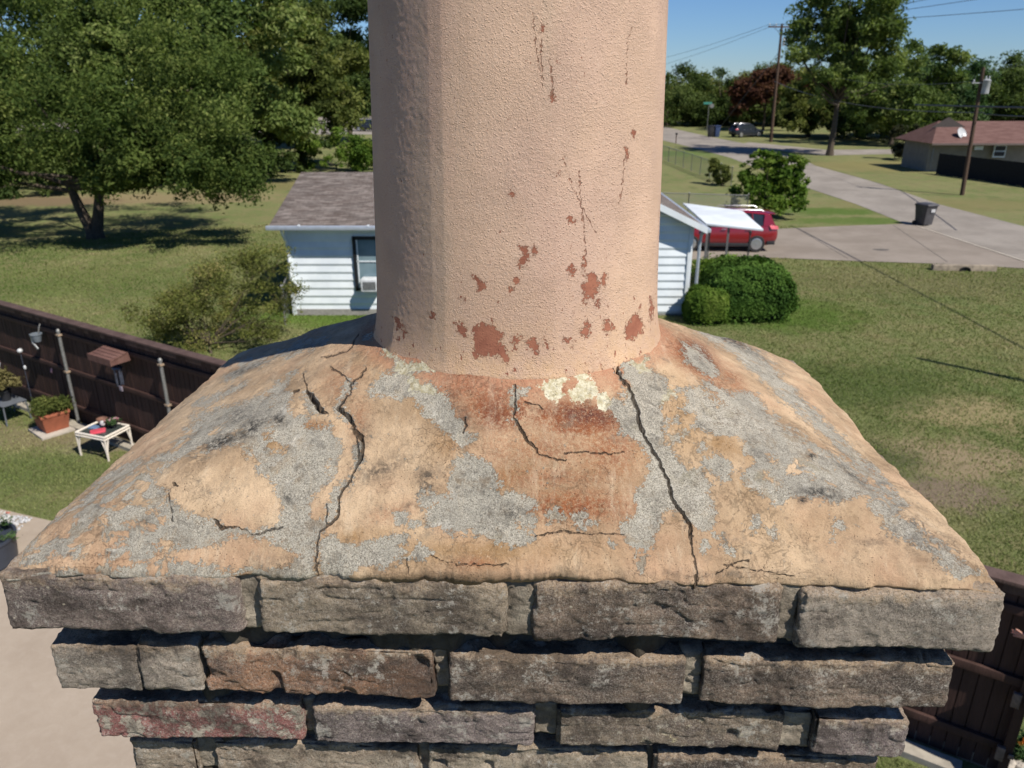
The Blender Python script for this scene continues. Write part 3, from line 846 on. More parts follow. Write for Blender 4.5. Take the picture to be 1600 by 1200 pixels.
def build_bricks():
    V, F, A = [], [], {k: [] for k in ('ca', 'cb', 'cp', 'amt', 'top')}
    n = 0
    def add(cx, cy, cz, size, tone, seed, rot=0, seg=0.0016, rad=0.005, rough=1.0, tl=0.0, pits=0.0):
        nonlocal n
        v, f = brick_geo(size, seg, rad, seed, rough, pits)
        tp = np.clip((v[:, 2] + size[2] / 2) / size[2], 0, 1)
        if tl: v[:, 2] += v[:, 0] * math.tan(R(tl))
        if rot:
            v = np.stack([-v[:, 1] * rot, v[:, 0] * rot, v[:, 2]], 1)
        v = v + np.array([cx, cy, cz])
        V.append(v); F.append(f + n); n += len(v)
        a, b, p, am = PAL[tone]
        m = len(v)
        A['ca'].append(np.tile(a, (m, 1))); A['cb'].append(np.tile(b, (m, 1))); A['cp'].append(np.tile(p, (m, 1)))
        A['amt'].append(np.full(m, am)); A['top'].append(tp)
    # courses: z of top, z of bottom, inset, front bricks as (x0, x1, tone) measured in photo pixels at a given depth
    rows = [
     (ZE - 0.0050, ZE - 0.0660, 0.000, 0.668, [(10, 392, 'plum'), (420, 808, 'grey'), (845, 1226, 'dark'), (1250, 1556, 'pale')]),
     (ZE - 0.0930, ZE - 0.1470, 0.017, 0.707, [(85, 225, 'pale'), (228, 327, 'pale'), (330, 693, 'orange'), (714, 1080, 'brown'), (1105, 1470, 'dark')]),
     (ZE - 0.1730, ZE - 0.2200, 0.033, 0.748, [(140, 484, 'red'), (500, 848, 'mauve'), (883, 1230, 'lichen'), (1275, 1402, 'mauve')]),
     (ZE - 0.2400, ZE - 0.2880, 0.049, 0.787, [(200, 314, 'tan'), (342, 664, 'tan'), (680, 1020, 'white'), (1030, 1346, 'dark')]),
     (ZE - 0.3060, ZE - 0.3550, 0.049, 0.83, [(215, 560, 'dark'), (585, 930, 'brown'), (955, 1090, 'pale'), (1112, 1330, 'orange')]),
    ]
    tones = list(PAL)
    z = ZE - 0.373
    for k in range(4):
        off = 0 if k % 2 else 175
        fr = [(232, 232 + 175 + off, tones[k])] + [(232 + 200 + off + 345 * j, 232 + 200 + off + 345 * j + 320, tones[(k * 3 + j) % 11]) for j in range(2)]
        fr.append((fr[-1][1] + 25, 1312, tones[(k + 5) % 11]))
        rows.append((z, z - 0.049, 0.049, 0.87, fr)); z -= 0.067
    mo = MB()
    seed = 3
    rr = random.Random(5)
    mv, mf, mn = [], [], 0
    bv, bf, bn = [], [], 0
    c, s = math.cos(-YAW), math.sin(-YAW)
    for ri, (z1, z0, ins, dep, fr) in enumerate(rows):
        X0, X1, Y0, Y1 = BX0 + ins - 0.004, BX1 - ins + 0.004, BY0 + ins - 0.004, BY1 - ins + 0.004
        if ri >= 5: X0, X1 = BX0 + 0.045, BX1 - 0.045
        tall = z1 - z0
        cz = (z1 + z0) / 2
        m = len(fr)
        for i, (a, b, tone) in enumerate(fr):
            xa, xb = ((q - 800) / FPX * dep - CX for q in (a, b))
            if i == 0: xa = X0
            if i == m - 1: xb = X1
            seed += 7
            jut = (rr.random() - .5) * 0.006
            if ri < 5: seg = 0.00155
            else: seg = 0.004
            dz = (rr.random() - .5) * 0.003
            add((xa + xb) / 2, Y0 + 0.05 + jut, cz + dz, (xb - xa, 0.10, tall), tone, seed, 0, seg, 0.0038 if ri else 0.006,
                1.15, (rr.random() - .5) * 0.9, 1.0 if tone in ('orange', 'white', 'lichen') else 0.2)
            if i < m - 1:       # head joint mortar
                xn = (fr[i + 1][0] - 800) / FPX * dep - CX
                g = xn - xb
                if g > 0.006:
                    v, f = brick_geo((g + 0.006, 0.09, tall * 0.96), 0.0022, 0.003, seed + 2, 1.7)
                    v += np.array([(xb + xn) / 2, Y0 + 0.052 + rr.random() * 0.004, cz])
                    mv.append(v); mf.append(f)
        # flanks and back
        for side, xx, rot in ((-1, X0 + 0.05, 1), (1, X1 - 0.05, 1)):
            L = (Y1 - Y0 - 0.104) / 2
            for j in range(2):
                seed += 5
                add(xx, Y0 + 0.108 + L * j + (L - 0.014) / 2, cz, (L - 0.014, 0.10, tall), tones[(seed + j) % 11], seed, rot, 0.004 if side > 0 or ri > 4 else 0.003, 0.006, 1.0)
        for j in range(4):
            L = (X1 - X0 - 0.21) / 4
            seed += 5
            add(X0 + 0.105 + L * j + L / 2, Y1 - 0.05, cz, (L - 0.012, 0.10, tall), tones[(seed + j) % 11], seed, 0, 0.006, 0.006, 1.0)
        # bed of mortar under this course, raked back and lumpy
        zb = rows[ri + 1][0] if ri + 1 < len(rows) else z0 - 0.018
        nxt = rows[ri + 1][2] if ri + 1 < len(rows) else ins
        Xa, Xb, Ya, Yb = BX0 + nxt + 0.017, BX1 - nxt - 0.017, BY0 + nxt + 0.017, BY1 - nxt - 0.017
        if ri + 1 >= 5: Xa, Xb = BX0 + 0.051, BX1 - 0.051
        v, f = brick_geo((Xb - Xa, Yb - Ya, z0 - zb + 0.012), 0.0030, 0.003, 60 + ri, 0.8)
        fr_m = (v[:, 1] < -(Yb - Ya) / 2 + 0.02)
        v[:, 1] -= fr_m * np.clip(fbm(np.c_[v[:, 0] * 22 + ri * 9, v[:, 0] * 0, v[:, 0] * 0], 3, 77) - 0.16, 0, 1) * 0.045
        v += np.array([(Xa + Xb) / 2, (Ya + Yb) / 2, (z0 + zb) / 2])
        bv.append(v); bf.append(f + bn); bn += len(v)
    np_mesh('brickwork', np.concatenate(V), np.concatenate(F), mat_brick(), chimney, True, {k: np.concatenate(v) for k, v in A.items()})
    mm = mat_mortar()
    for v_, f_ in zip(mv, mf): np_mesh('mortar_joint', v_, f_, mm, chimney, True)
    np_mesh('mortar_beds', np.concatenate(bv), np.concatenate(bf), mat_mortar('shade-darkened bed mortar', 0.30), chimney, True)  # same mortar, colour darkened to paint in the shade of the recessed joints
    # solid core and the rest of the stack down to the ground
    core = MB()
    core.box(((BX0 + BX1) / 2, (BY0 + BY1) / 2, ZE - 0.3), (BX1 - BX0 - 0.21, BY1 - BY0 - 0.21, 0.58))
    core.build('core', mm, chimney)
    t = NT('stack brick', 0.9, 0.2)
    br = t.n.new('ShaderNodeTexBrick')
    mp = t.n.new('ShaderNodeMapping'); mp.inputs['Rotation'].default_value = (R(90), 0, 0)
    t.l.new(t.co, mp.inputs[0]); t.l.new(mp.outputs[0], br.inputs['Vector'])
    br.inputs['Scale'].default_value = 1.0; br.inputs['Brick Width'].default_value = 0.22; br.inputs['Row Height'].default_value = 0.067
    br.inputs['Mortar Size'].default_value = 0.008
    br.inputs['Color1'].default_value = (*srgb(128, 108, 92), 1); br.inputs['Color2'].default_value = (*srgb(98, 84, 76), 1); br.inputs['Mortar'].default_value = (*srgb(140, 132, 120), 1)
    stk = MB().box(((BX0 + BX1) / 2, (BY0 + BY1) / 2, (z - 0.005) / 2), (BX1 - BX0 - 0.10, BY1 - BY0 - 0.10, z + 0.005))
    stk.build('lower_stack', t.fin(br.outputs['Color'], t.bump(br.outputs['Fac'], -0.006)), chimney)

build_crown()
build_flue()
build_bricks()

# ================================================================== GROUND, ROADS
def mat_grass(name, patches=True):
    t = NT(name, 0.95, 0.08)
    n1 = t.noise(0.22, 5, 0.6); n2 = t.noise(1.1, 6, 0.65); n3 = t.noise(9, 5, 0.7); n4 = t.noise(55, 3, 0.8)
    c = t.mix(t.ss(n1, 0.35, 0.65), (0.130, 0.162, 0.056), (0.195, 0.200, 0.085))
    c = t.mix(t.ss(n2, 0.42, 0.62, 0, 0.7), c, (0.205, 0.175, 0.088))
    c = t.mix(t.ss(t.noise(0.5, 4, 0.6, dist=0.5), 0.55, 0.7, 0, 0.6), c, (0.060, 0.092, 0.028))
    c = t.mix(t.ss(n3, 0.42, 0.72, 0, 0.6), c, (0.055, 0.070, 0.024))
    c = t.mix(t.ss(n4, 0.46, 0.75, 0, 0.6), c, (0.22, 0.21, 0.10))
    c = t.mix(t.ss(n4, 0.50, 0.28, 0, 0.65), c, (0.028, 0.040, 0.012))
    if patches:
        sx = t.sep(t.co)
        for (px, py, rx, ry, col, k) in SPOTS:
            p = G(px, py)
            dx = t.math('DIVIDE', t.math('SUBTRACT', sx[0], p.x), rx)
            dy = t.math('DIVIDE', t.math('SUBTRACT', sx[1], p.y), ry)
            d = t.math('SQRT', t.math('ADD', t.math('MULTIPLY', dx, dx), t.math('MULTIPLY', dy, dy)))
            d = t.math('ADD', d, t.math('MULTIPLY', t.math('SUBTRACT', t.noise(1.3, 6, 0.75), 0.5), 2.6))
            c = t.mix(t.math('MULTIPLY', t.ss(d, 1.35, 0.6), t.ss(n3, 0.3, 0.6, k * 0.65, min(1, k * 1.2))), c, col)
    h = t.math('ADD', t.math('MULTIPLY', n4, 0.8), n3)
    return t.fin(c, t.bump(h, 0.025, 1.0))

SPOTS = [(1480, 720, 1.5, 0.9, (0.27, 0.21, 0.13), .85), (1500, 640, 1.5, 1.0, (0.30, 0.24, 0.13), .7), (1445, 770, 1.5, 0.65, (0.19, 0.145, 0.105), .95),
         (1230, 490, 2.4, 1.8, (0.070, 0.125, 0.018), .8), (1330, 600, 2.6, 1.6, (0.060, 0.085, 0.026), .7), (1330, 720, 1.6, .8, (0.048, 0.070, 0.024), .7),
         (1450, 440, 6, 2.2, (0.125, 0.115, 0.055), .6), (1300, 330, 3, 1.4, (0.065, 0.115, 0.02), .8), (1340, 345, 3.5, 1.1, (0.07, 0.12, 0.022), .7),
         (1450, 260, 14, 5, (0.19, 0.165, 0.07), .7), (1500, 320, 8, 2.4, (0.17, 0.15, 0.065), .6), (1130, 250, 6, 4, (0.08, 0.11, 0.03), .4),
         (220, 310, 9, 2.5, (0.23, 0.175, 0.10), .7), (60, 315, 5, 2, (0.16, 0.115, 0.07), .8), (440, 290, 3, 2.5, (0.17, 0.135, 0.065), .5),
         (100, 440, 6, 2.2, (0.115, 0.13, 0.045), .5), (520, 495, 3, 1.0, (0.085, 0.15, 0.02), .8), (100, 680, 2.4, 0.6, (0.20, 0.165, 0.095), .7),
         (60, 740, 1.4, .7, (0.075, 0.105, 0.032), .5), (1000, 240, 10, 4, (0.075, 0.13, 0.03), .6), (180, 690, 1.0, 0.5, (0.20, 0.17, 0.11), .8),
         (1570, 1160, .8, .6, (0.075, 0.105, 0.035), .4)]

gmat = mat_grass('lawn grass')
ground = MB().quad((-900, -60, 0), (900, -60, 0), (900, 1400, 0), (-900, 1400, 0)).build('ground', gmat)
tag(ground, kind='structure')

def sheet(name, pts, z, mat, thick=0.0, kind='structure'):
    m = MB()
    if thick: m.prism([(p[0], p[1]) for p in pts], z - thick, z)
    else: m.poly([(p[0], p[1], z) for p in pts])
    o = m.build(name, mat)
    tag(o, kind=kind)
    return o

t = NT('old asphalt', 0.93, 0.15)
c = t.mix(t.ss(t.noise(0.35, 6, 0.65), 0.35, 0.65), (0.215, 0.190, 0.162), (0.285, 0.255, 0.220))
c = t.mix(t.ss(t.noise(60, 3, 0.8), 0.45, 0.7, 0, 0.5), c, (0.13, 0.125, 0.118))
c = t.mix(t.ss(t.math('ABSOLUTE', t.math('SUBTRACT', t.noise(0.8, 6, 0.7), 0.5)), 0.0, 0.008, 0.55, 0), c, (0.09, 0.085, 0.08))
road_m = t.fin(c, t.bump(t.noise(80, 4, .7), 0.01))
t = NT('driveway concrete', 0.92, 0.15)
c = t.mix(t.ss(t.noise(0.4, 6, 0.65), 0.35, 0.65), (0.195, 0.165, 0.135), (0.25, 0.215, 0.18))
c = t.mix(t.ss(t.noise(2.2, 6, 0.7), 0.5, 0.7, 0, 0.4), c, (0.19, 0.165, 0.135))
c = t.mix(t.ss(t.noise(70, 3, 0.8), 0.5, 0.75, 0, 0.4), c, (0.15, 0.13, 0.11))
drive_m = t.fin(c, t.bump(t.noise(60, 4, .7), 0.008))
t = NT('patio concrete', 0.92, 0.15)
c = t.mix(t.ss(t.noise(0.7, 5, 0.6), 0.3, 0.7), (0.30, 0.245, 0.19), (0.36, 0.30, 0.235))
c = t.mix(t.ss(t.noise(7, 6, 0.7, dist=.5), 0.4, 0.7, 0, 0.4), c, (0.39, 0.33, 0.265))
c = t.mix(t.ss(t.noise(90, 4, 0.8), 0.45, 0.75, 0, 0.5), c, (0.28, 0.22, 0.16))
patio_m = t.fin(c, t.bump(t.noise(90, 4, .7), 0.006))

far_l = [(1030, 218), (1075, 229), (1142, 247), (1262, 294), (1337, 319), (1420, 352), (1600, 409), (1700, 445)]
far_r = [(1030, 196), (1101, 212), (1187, 229), (1260, 252), (1274, 259), (1375, 287), (1469, 320), (1600, 354), (1700, 384)]
st = [G(*p) for p in far_l] + [G(*p) for p in reversed(far_r)]
e0, e1 = G(1030, 218), G(1030, 196)
road_pts = [G(*p) for p in far_l] + [G(*p) for p in reversed(far_r)] + [e1 + Vector((-30, 40, 0)), e1 + Vector((-120, 45, 0)), e0 + Vector((-110, 12, 0)), e0 + Vector((-22, 10, 0))]
sheet('road', road_pts, 0.012, road_m)
side_st = [G(1150, 228), G(1290, 243), G(1420, 240), G(1420, 233), G(1290, 234), G(1170, 222)]
sheet('side_road', side_st, 0.008, road_m)
d0 = [G(1020, 408), G(1200, 403), G(1350, 409), G(1480, 413), G(1600, 420), G(1640, 424), G(1600, 410), G(1510, 380), G(1440, 353), G(1418, 350), G(1395, 351), G(1330, 353), G(1215, 358), G(1120, 360), G(1020, 366)]
sheet('driveway', d0, 0.020, drive_m)
seam = MB()
a, b = G(1432, 354), G(1600, 409)
seam.box(((a + b) / 2 + Vector((0, 0, 0.028))), ((b - a).length, 0.09, 0.02), Matrix.Rotation(math.atan2(b.y - a.y, b.x - a.x), 3, 'Z'))
tag(seam.build('driveway_seam', simple('seam concrete', (0.42, 0.37, 0.30), 0.9)), kind='structure')
# joints in the driveway
jm = simple('driveway joint', (0.11, 0.10, 0.085), 0.95)
for (p, q) in (((1245, 357), (1325, 405)), ((1395, 352), (1480, 410))):
    a, b = G(*p), G(*q)
    j = MB().box((a + b) / 2 + Vector((0, 0, 0.0225)), ((b - a).length, 0.035, 0.005), Matrix.Rotation(math.atan2(b.y - a.y, b.x - a.x), 3, 'Z'))
    tag(j.build('driveway_joint', jm), kind='structure')
st_ = MB(); p = G(1377, 391)
st_.poly([(p.x + .35 * math.cos(k) * (1 + .2 * math.sin(3 * k)), p.y + .22 * math.sin(k), 0.0245) for k in [i * .52 for i in range(12)]])
tag(st_.build('oil_stain', simple('oil stain', (0.10, 0.088, 0.075), 0.8)), kind='structure')

# patio along the house side of the yard
pe0, pe1 = G(-40, 788), G(75, 815)
dirp = (pe1 - pe0).normalized()
far_edge = [pe0 - dirp * 6, pe1 + dirp * 11.5]
patio = [far_edge[0], far_edge[1], far_edge[1] + Vector((-2.2, -6.5, 0)), far_edge[0] + Vector((-2.2, -9, 0))]
sheet('patio', patio, 0.03, patio_m, 0.06)

# fence line
FA, FB = G(0, 472, 2.35), G(1530, 888, 2.35)
fd = Vector((FB.x - FA.x, FB.y - FA.y, 0)).normalized()
fn = Vector((fd.y, -fd.x, 0))        # towards the yard
if fn.y > 0: fn = -fn
fang = math.atan2(fd.y, fd.x)
def FP(u, off=0.0, z=0.0):
    """point u metres along the fence from its left survey point"""
    return Vector((FA.x, FA.y, 0)) + fd * u + fn * off + Vector((0, 0, z))
ULEN = (G(1550, 1195).x - FA.x) / fd.x
def brownwood(name, a, b):
    t = NT(name, 0.75, 0.25)
    c = t.mix(t.ss(t.noise(5, 6, 0.65, sc3=(1, 1, 0.15)), 0.3, 0.7), a, b)
    c = t.mix(t.ss(t.noise(30, 5, 0.7, sc3=(1, 1, .2)), 0.5, 0.75, 0, 0.5), c, tuple(k * 1.7 for k in a))
    return t.fin(c, t.bump(t.noise(40, 4, 0.6, sc3=(1, 1, .12)), 0.006))
fw = brownwood('brown stained wood', (0.036, 0.019, 0.015), (0.060, 0.032, 0.026))
fence = thing('board_fence', 'long dark brown board fence with flat cap and galvanised posts across the back yard', 'fence', FP(0), fang)
yard_side = -1                       # local -y faces the yard
rrf = random.Random(3)
bd = MB(); u = -14.0
while u < ULEN - 0.02:
    w = 0.138
    bd.box((u + w / 2, 0.03 + rrf.uniform(-.004, .004), 1.13), (w - 0.012, 0.018, 2.22 + rrf.uniform(-.02, .02)))
    u += w
bd.box(((ULEN - 14) / 2, 0.045, 1.13), (ULEN + 14, 0.012, 2.2))
bd.build('boards', fw, fence)
for k in range(3):
    zr = (0.38, 1.22, 2.02)[k]
    MB().box(((ULEN - 14) / 2, -0.012, zr), (ULEN + 14, 0.045, 0.095)).build('rail', fw, fence, bevel=0.006)
cap = MB().box(((ULEN - 14) / 2, 0.0, 2.33), (ULEN + 14.04, 0.19, 0.045)).box(((ULEN - 14) / 2, 0.032, 2.23), (ULEN + 14, 0.024, 0.15))
cap.build('cap_board', brownwood('cap board wood', (0.062, 0.038, 0.032), (0.10, 0.066, 0.056)), fence, bevel=0.008)
MB().box(((ULEN - 14) / 2, 0.04, 0.07), (ULEN + 14, 0.03, 0.14)).build('kick_board', brownwood('kick board wood', (0.13, 0.10, 0.075), (0.19, 0.15, 0.11)), fence)
galv = simple('galvanised steel', (0.23, 0.23, 0.22), 0.5, 0.2, 20, 0.5)
up0 = (G(130, 662).x - FA.x) / fd.x
step = (G(262, 567, 2.05).x - G(103, 520, 2.05).x) / fd.x
for k in range(-7, 8):
    uu = up0 + step * k
    if not -14 < uu < ULEN - .3: continue
    ps = MB().lathe([(0.033, 0), (0.033, 2.08), (0.040, 2.085), (0.040, 2.11), (0.026, 2.14), (0.008, 2.15)], (uu, -0.085, 0), 12)
    p_ = ps.build('post', galv, fence, smooth=True)
    for zr in (1.22, 2.02):
        MB().box((uu + .0, -0.085, zr), (0.10, 0.088, 0.035)).build('bracket', simple('rusty bracket', (0.30, 0.22, 0.15), 0.7) if 'rusty bracket' not in bpy.data.materials else bpy.data.materials['rusty bracket'], p_)
# end post of the fence by the gateway, with hinges
MB().box((ULEN, -0.01, 1.17), (0.09, 0.11, 2.3)).build('end_board', fw, fence, bevel=0.006)
hm = simple('hinge metal', (0.14, 0.10, 0.085), 0.6, 0.3, 30)
for zr in (0.35, 1.05):
    MB().box((ULEN - 0.06, -0.085, zr), (0.075, 0.045, 0.17)).box((ULEN + 0.035, -0.085, zr), (0.05, 0.02, 0.05)).build('hinge', hm, fence, bevel=0.006)

# concrete mow strip along the fence
ms = MB().box((FP(ULEN / 2 - 7.1, 0.19, 0.035)), (ULEN + 13.5, 0.20, 0.09), Matrix.Rotation(fang, 3, 'Z'))
tag(ms.build('mow_strip', simple('mow strip concrete', (0.30, 0.27, 0.22), 0.9, 0.2, 6)), kind='structure')

# ================================================================== VEGETATION
def leafmat(name, cols, tl=0.35):
    t = NT(name, 0.75, 0.07)
    v = t.attr('tint')
    n = t.n.new('ShaderNodeValToRGB'); e = n.color_ramp.elements
    e[0].position, e[1].position = 0.0, 1.0
    e[0].color = (*cols[0], 1); e[1].color = (*cols[-1], 1)
    for i, cc in enumerate(cols[1:-1]):
        q = e.new((i + 1) / (len(cols) - 1)); q.color = (*cc, 1)
    t.l.new(v, n.inputs[0])
    t.l.new(n.outputs[0], t.b.inputs['Base Color'])
    tr = t.n.new('ShaderNodeBsdfTranslucent'); mx = t.n.new('ShaderNodeMixShader')
    bright = t.mix(1.0, n.outputs[0], (1.25, 1.35, 0.7), 'MULTIPLY')
    t.l.new(bright, tr.inputs[0])
    mx.inputs[0].default_value = tl
    out = [k for k in t.n if k.type == 'OUTPUT_MATERIAL'][0]
    t.l.new(t.b.outputs[0], mx.inputs[1]); t.l.new(tr.outputs[0], mx.inputs[2]); t.l.new(mx.outputs[0], out.inputs[0])
    return t.m

def leaves(centres, radii, n, size, rs, tintbase=None, shell=0.55, flat=1.0, droop=0.0):
    """n leaf faces spread through clumps; returns verts, faces, tint"""
    centres = np.asarray(centres); radii = np.asarray(radii)
    vol = radii.prod(axis=1) ** (2 / 3)
    k = rs.choice(len(centres), n, p=vol / vol.sum())
    d = rs.normal(size=(n, 3)); d /= np.linalg.norm(d, axis=1, keepdims=True)
    rad = shell + (1.0 - shell) * rs.random(n) ** 0.8 + np.minimum(np.abs(rs.normal(size=n)), 1.6) * 0.15
    rad *= 1 + 0.45 * vnoise(d * 2.1 + k[:, None] * 7.1, 3)
    p = centres[k] + d * radii[k] * rad[:, None]
    nrm = d * 0.7 + rs.normal(size=(n, 3)) * 0.75 + np.array([0, 0, 0.35])
    nrm /= np.linalg.norm(nrm, axis=1, keepdims=True)
    a = np.cross(nrm, rs.normal(size=(n, 3))); a /= np.linalg.norm(a, axis=1, keepdims=True)
    b = np.cross(nrm, a)
    s = size * (0.6 + 0.8 * rs.random(n))[:, None]
    c0 = p - a * s; c1 = p + b * s * 0.42 * flat + nrm * s * .12; c2 = p + a * s; c3 = p - b * s * 0.42 * flat + nrm * s * .12
    V = np.stack([c0, c1, c2, c3], 1).reshape(-1, 3)
    F = np.arange(n * 4).reshape(n, 4)
    base = rs.random(len(centres)) if tintbase is None else np.asarray(tintbase)
    tint = np.clip(base[k] * 0.6 + 0.5 * rs.random(n) - .05, 0, 1)
    return V, F, tint

def clumps(c, r, n, cr, rs, lowcut=-0.8, surf=0.55):
    out = []
    while len(out) < n:
        d = rs.normal(size=3); d /= np.linalg.norm(d)
        if d[2] < lowcut: continue
        q = surf + (1.12 - surf) * rs.random() ** 0.7
        out.append(np.array(c) + d * np.array(r) * q)
    out = np.array(out)
    rad = cr * (0.42 + 0.85 * rs.random((n, 1)) ** 1.4) * np.array([[1.15, 1.15, 0.8]])
    return out, rad

BARK = simple('tree bark', (0.075, 0.058, 0.042), 0.95, 0.4, 14, bump=0.02)
def tree(name, label, base, crown_specs, n_leaf, size, mat, seed, trunk=0.22, limbs=5, group=None, cat='tree', lowcut=-0.75, ncl=26, forks=1, trunk_h=None, shell=.15, lean=(0, 0), void=-.42):
    """crown_specs: list of (dx, dy, z, rx, ry, rz, clump radius)"""
    rs = np.random.RandomState(seed)
    root = thing(name, label, cat, base, 0, group)
    cs, rd = [], []
    for (dx, dy, z, rx, ry, rz, cr) in crown_specs:
        a, b = clumps((dx, dy, z), (rx, ry, rz), int(ncl * 1.5), cr, rs, lowcut)
        cs.append(a); rd.append(b)
    cs = np.concatenate(cs); rd = np.concatenate(rd)
    V, F, tn = leaves(cs, rd, n_leaf, size, rs, shell=shell)
    mid_ = V.reshape(-1, 4, 3).mean(axis=1)
    crm = np.mean([q[6] for q in crown_specs])
    keep = vnoise(mid_ / (1.15 * crm) + seed, 8) + 0.5 * vnoise(mid_ / (0.5 * crm) + seed, 9) > (void + 0.25 * rs.random(len(mid_)))
    V = V.reshape(-1, 4, 3)[keep].reshape(-1, 3); tn = tn[keep]; F = F[:len(tn)]
    np_mesh('crown', V, F, mat, root, False, None, {'tint': tn})
    m = MB()
    zmid = trunk_h or (crown_specs[0][2] - crown_specs[0][5] * 0.5)
    tops = []
    for f in range(forks):
        off = Vector((0, 0, 0)) if forks == 1 else Vector(((f - (forks - 1) / 2) * 1.4, rs.uniform(-.4, .4), 0))
        top = Vector((lean[0], lean[1], zmid)) + off
        pts = [Vector((off.x * 0.1, off.y * .1, -0.05)), Vector((off.x * 0.15, 0, zmid * 0.12)), top * 0.5 + Vector((rs.uniform(-.12, .12), rs.uniform(-.12, .12), 0)), top]
        m.tube(pts, [trunk * 1.45, trunk * 1.05, trunk * 0.85, trunk * 0.6], 9)
        tops.append(top)
    for i in range(limbs):
        e = Vector(cs[rs.randint(len(cs))]); s0 = tops[i % len(tops)] * rs.uniform(0.75, 1.0)
        mid = (s0 + e) / 2 + Vector((0, 0, -0.25 * (e - s0).length * 0.3)) + Vector((rs.uniform(-.2, .2), rs.uniform(-.2, .2), 0))
        m.tube([s0, mid, e], [trunk * 0.45, trunk * 0.28, trunk * 0.08], 6)
    m.build('trunk', BARK, root, smooth=True)
    return root

GREEN_MID = leafmat('broad leaves', [(0.022, 0.040, 0.011), (0.063, 0.099, 0.026), (0.136, 0.182, 0.049), (0.232, 0.268, 0.094)])
GREEN_BLUE = leafmat('cool green leaves', [(0.020, 0.045, 0.018), (0.042, 0.085, 0.030), (0.075, 0.125, 0.048), (0.12, 0.17, 0.075)])
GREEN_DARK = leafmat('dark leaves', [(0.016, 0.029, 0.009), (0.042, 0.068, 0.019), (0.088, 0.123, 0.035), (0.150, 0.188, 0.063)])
GREEN_OLIVE = leafmat('olive leaves', [(0.030, 0.042, 0.012), (0.073, 0.095, 0.025), (0.142, 0.160, 0.044), (0.216, 0.230, 0.074)])
GREEN_BRIGHT = leafmat('bright leaves', [(0.030, 0.060, 0.010), (0.068, 0.126, 0.019), (0.121, 0.187, 0.031), (0.207, 0.253, 0.057)])
HEDGE_M = leafmat('hedge leaves', [(0.014, 0.035, 0.006), (0.034, 0.075, 0.014), (0.070, 0.133, 0.023), (0.119, 0.196, 0.042)], 0.2)
SCRUB_M = leafmat('scrub leaves', [(0.085, 0.065, 0.040), (0.091, 0.107, 0.028), (0.164, 0.181, 0.045), (0.288, 0.240, 0.102)])
GREEN_LIGHT = leafmat('light leaves', [(0.030, 0.050, 0.014), (0.077, 0.116, 0.031), (0.150, 0.198, 0.058), (0.247, 0.286, 0.104)], .4)
GREEN_RICH = leafmat('rich leaves', [(0.020, 0.036, 0.010), (0.055, 0.086, 0.020), (0.108, 0.146, 0.036), (0.19, 0.22, 0.065)])
REDDISH = leafmat('bronze leaves', [(0.060, 0.026, 0.018), (0.095, 0.045, 0.028), (0.13, 0.070, 0.045)])

# the big tree on the neighbour's lawn, left
b0 = G(150, 372)
tree('shade_tree', 'large spreading green tree with forked dark trunk on the lawn at left', b0,
     [(0.3, 0, 8.2, 7.2, 6.0, 4.6, 1.15), (-4.5, 0.5, 6.0, 4.6, 4.2, 3.2, 1.0), (4.6, -0.8, 5.3, 4.0, 3.4, 2.9, 0.95), (6.0, -1.8, 3.4, 2.6, 2.2, 1.8, 0.8), (3.2, -2.2, 3.8, 2.2, 2.0, 1.5, 0.8), (-5.5, -1, 3.9, 2.6, 2.2, 1.7, .8), (-3.6, -1.5, 4.6, 2.0, 2.0, 1.9, 0.8)],
     210000, 0.095, GREEN_RICH, 21, 0.27, 12, ncl=34, forks=2, trunk_h=2.7, lowcut=-0.9, void=-.22)
def T(px, py):
    return G(px, py)
for i, (px, py, h, w, n, m, lab) in enumerate([
    (-120, 300, 15, 7.5, 26000, GREEN_DARK, 'dark green tree at the far left edge behind the shade tree'),
    (60, 268, 19, 8.5, 44000, GREEN_DARK, 'tall leafy tree directly behind the left half of the shade tree'),
    (235, 262, 17.5, 7.5, 36000, GREEN_DARK, 'tall dark tree behind the right half of the shade tree'),
    (350, 282, 15.0, 6.4, 52000, GREEN_MID, 'mid green tree with low branches reaching towards the white house'),
    (470, 262, 13.0, 5.2, 34000, GREEN_OLIVE, 'olive green tree left of the peach flue rising above the shingle roof'),
    (548, 225, 17.5, 7.2, 34000, GREEN_DARK, 'dark tree partly hidden behind the peach flue'),
    (420, 232, 16.5, 7.0, 20000, GREEN_DARK, 'dark background tree showing between the olive tree and the mid green tree')]):
    p = G(px, py)
    tree('tree', lab, p, [(0, 0, h * 0.62, w, w * .9, h * 0.36, w * 0.22), (w * .2, -w * .3, h * 0.36, w * .8, w * .7, h * 0.18, w * 0.18)], int(n * 1.5), 0.19 if p.y < 75 else 0.25, m, 40 + i, 0.28, 8,
         'trees behind the left lawn', ncl=30)
# shrub right of the olive tree
tree('bush', 'rounded green bush behind the left end of the shingle roof', G(525, 268), [(0, 0, 1.4, 2.7, 2.2, 1.5, 0.6), (3.0, 0, 1.0, 1.6, 1.4, 1.0, 0.5)], 14000, 0.13, GREEN_BRIGHT, 61, 0.06, 5, cat='bush', ncl=18, trunk_h=0.5)
# scrubby bush by the fence
bs = G(330, 552)
tree('scrub_bush', 'sprawling olive green and brown scrubby bush beyond the fence at left', bs,
     [(0.2, 0.0, 1.15, 1.75, 1.2, 1.0, 0.36), (1.3, 0.8, 1.7, 1.3, 1.0, 1.0, 0.36), (-1.0, 0.3, 1.0, 1.0, .9, .85, 0.32)], 34000, 0.036, SCRUB_M, 62, 0.03, 34, cat='bush', ncl=26, trunk_h=0.35, shell=.3)
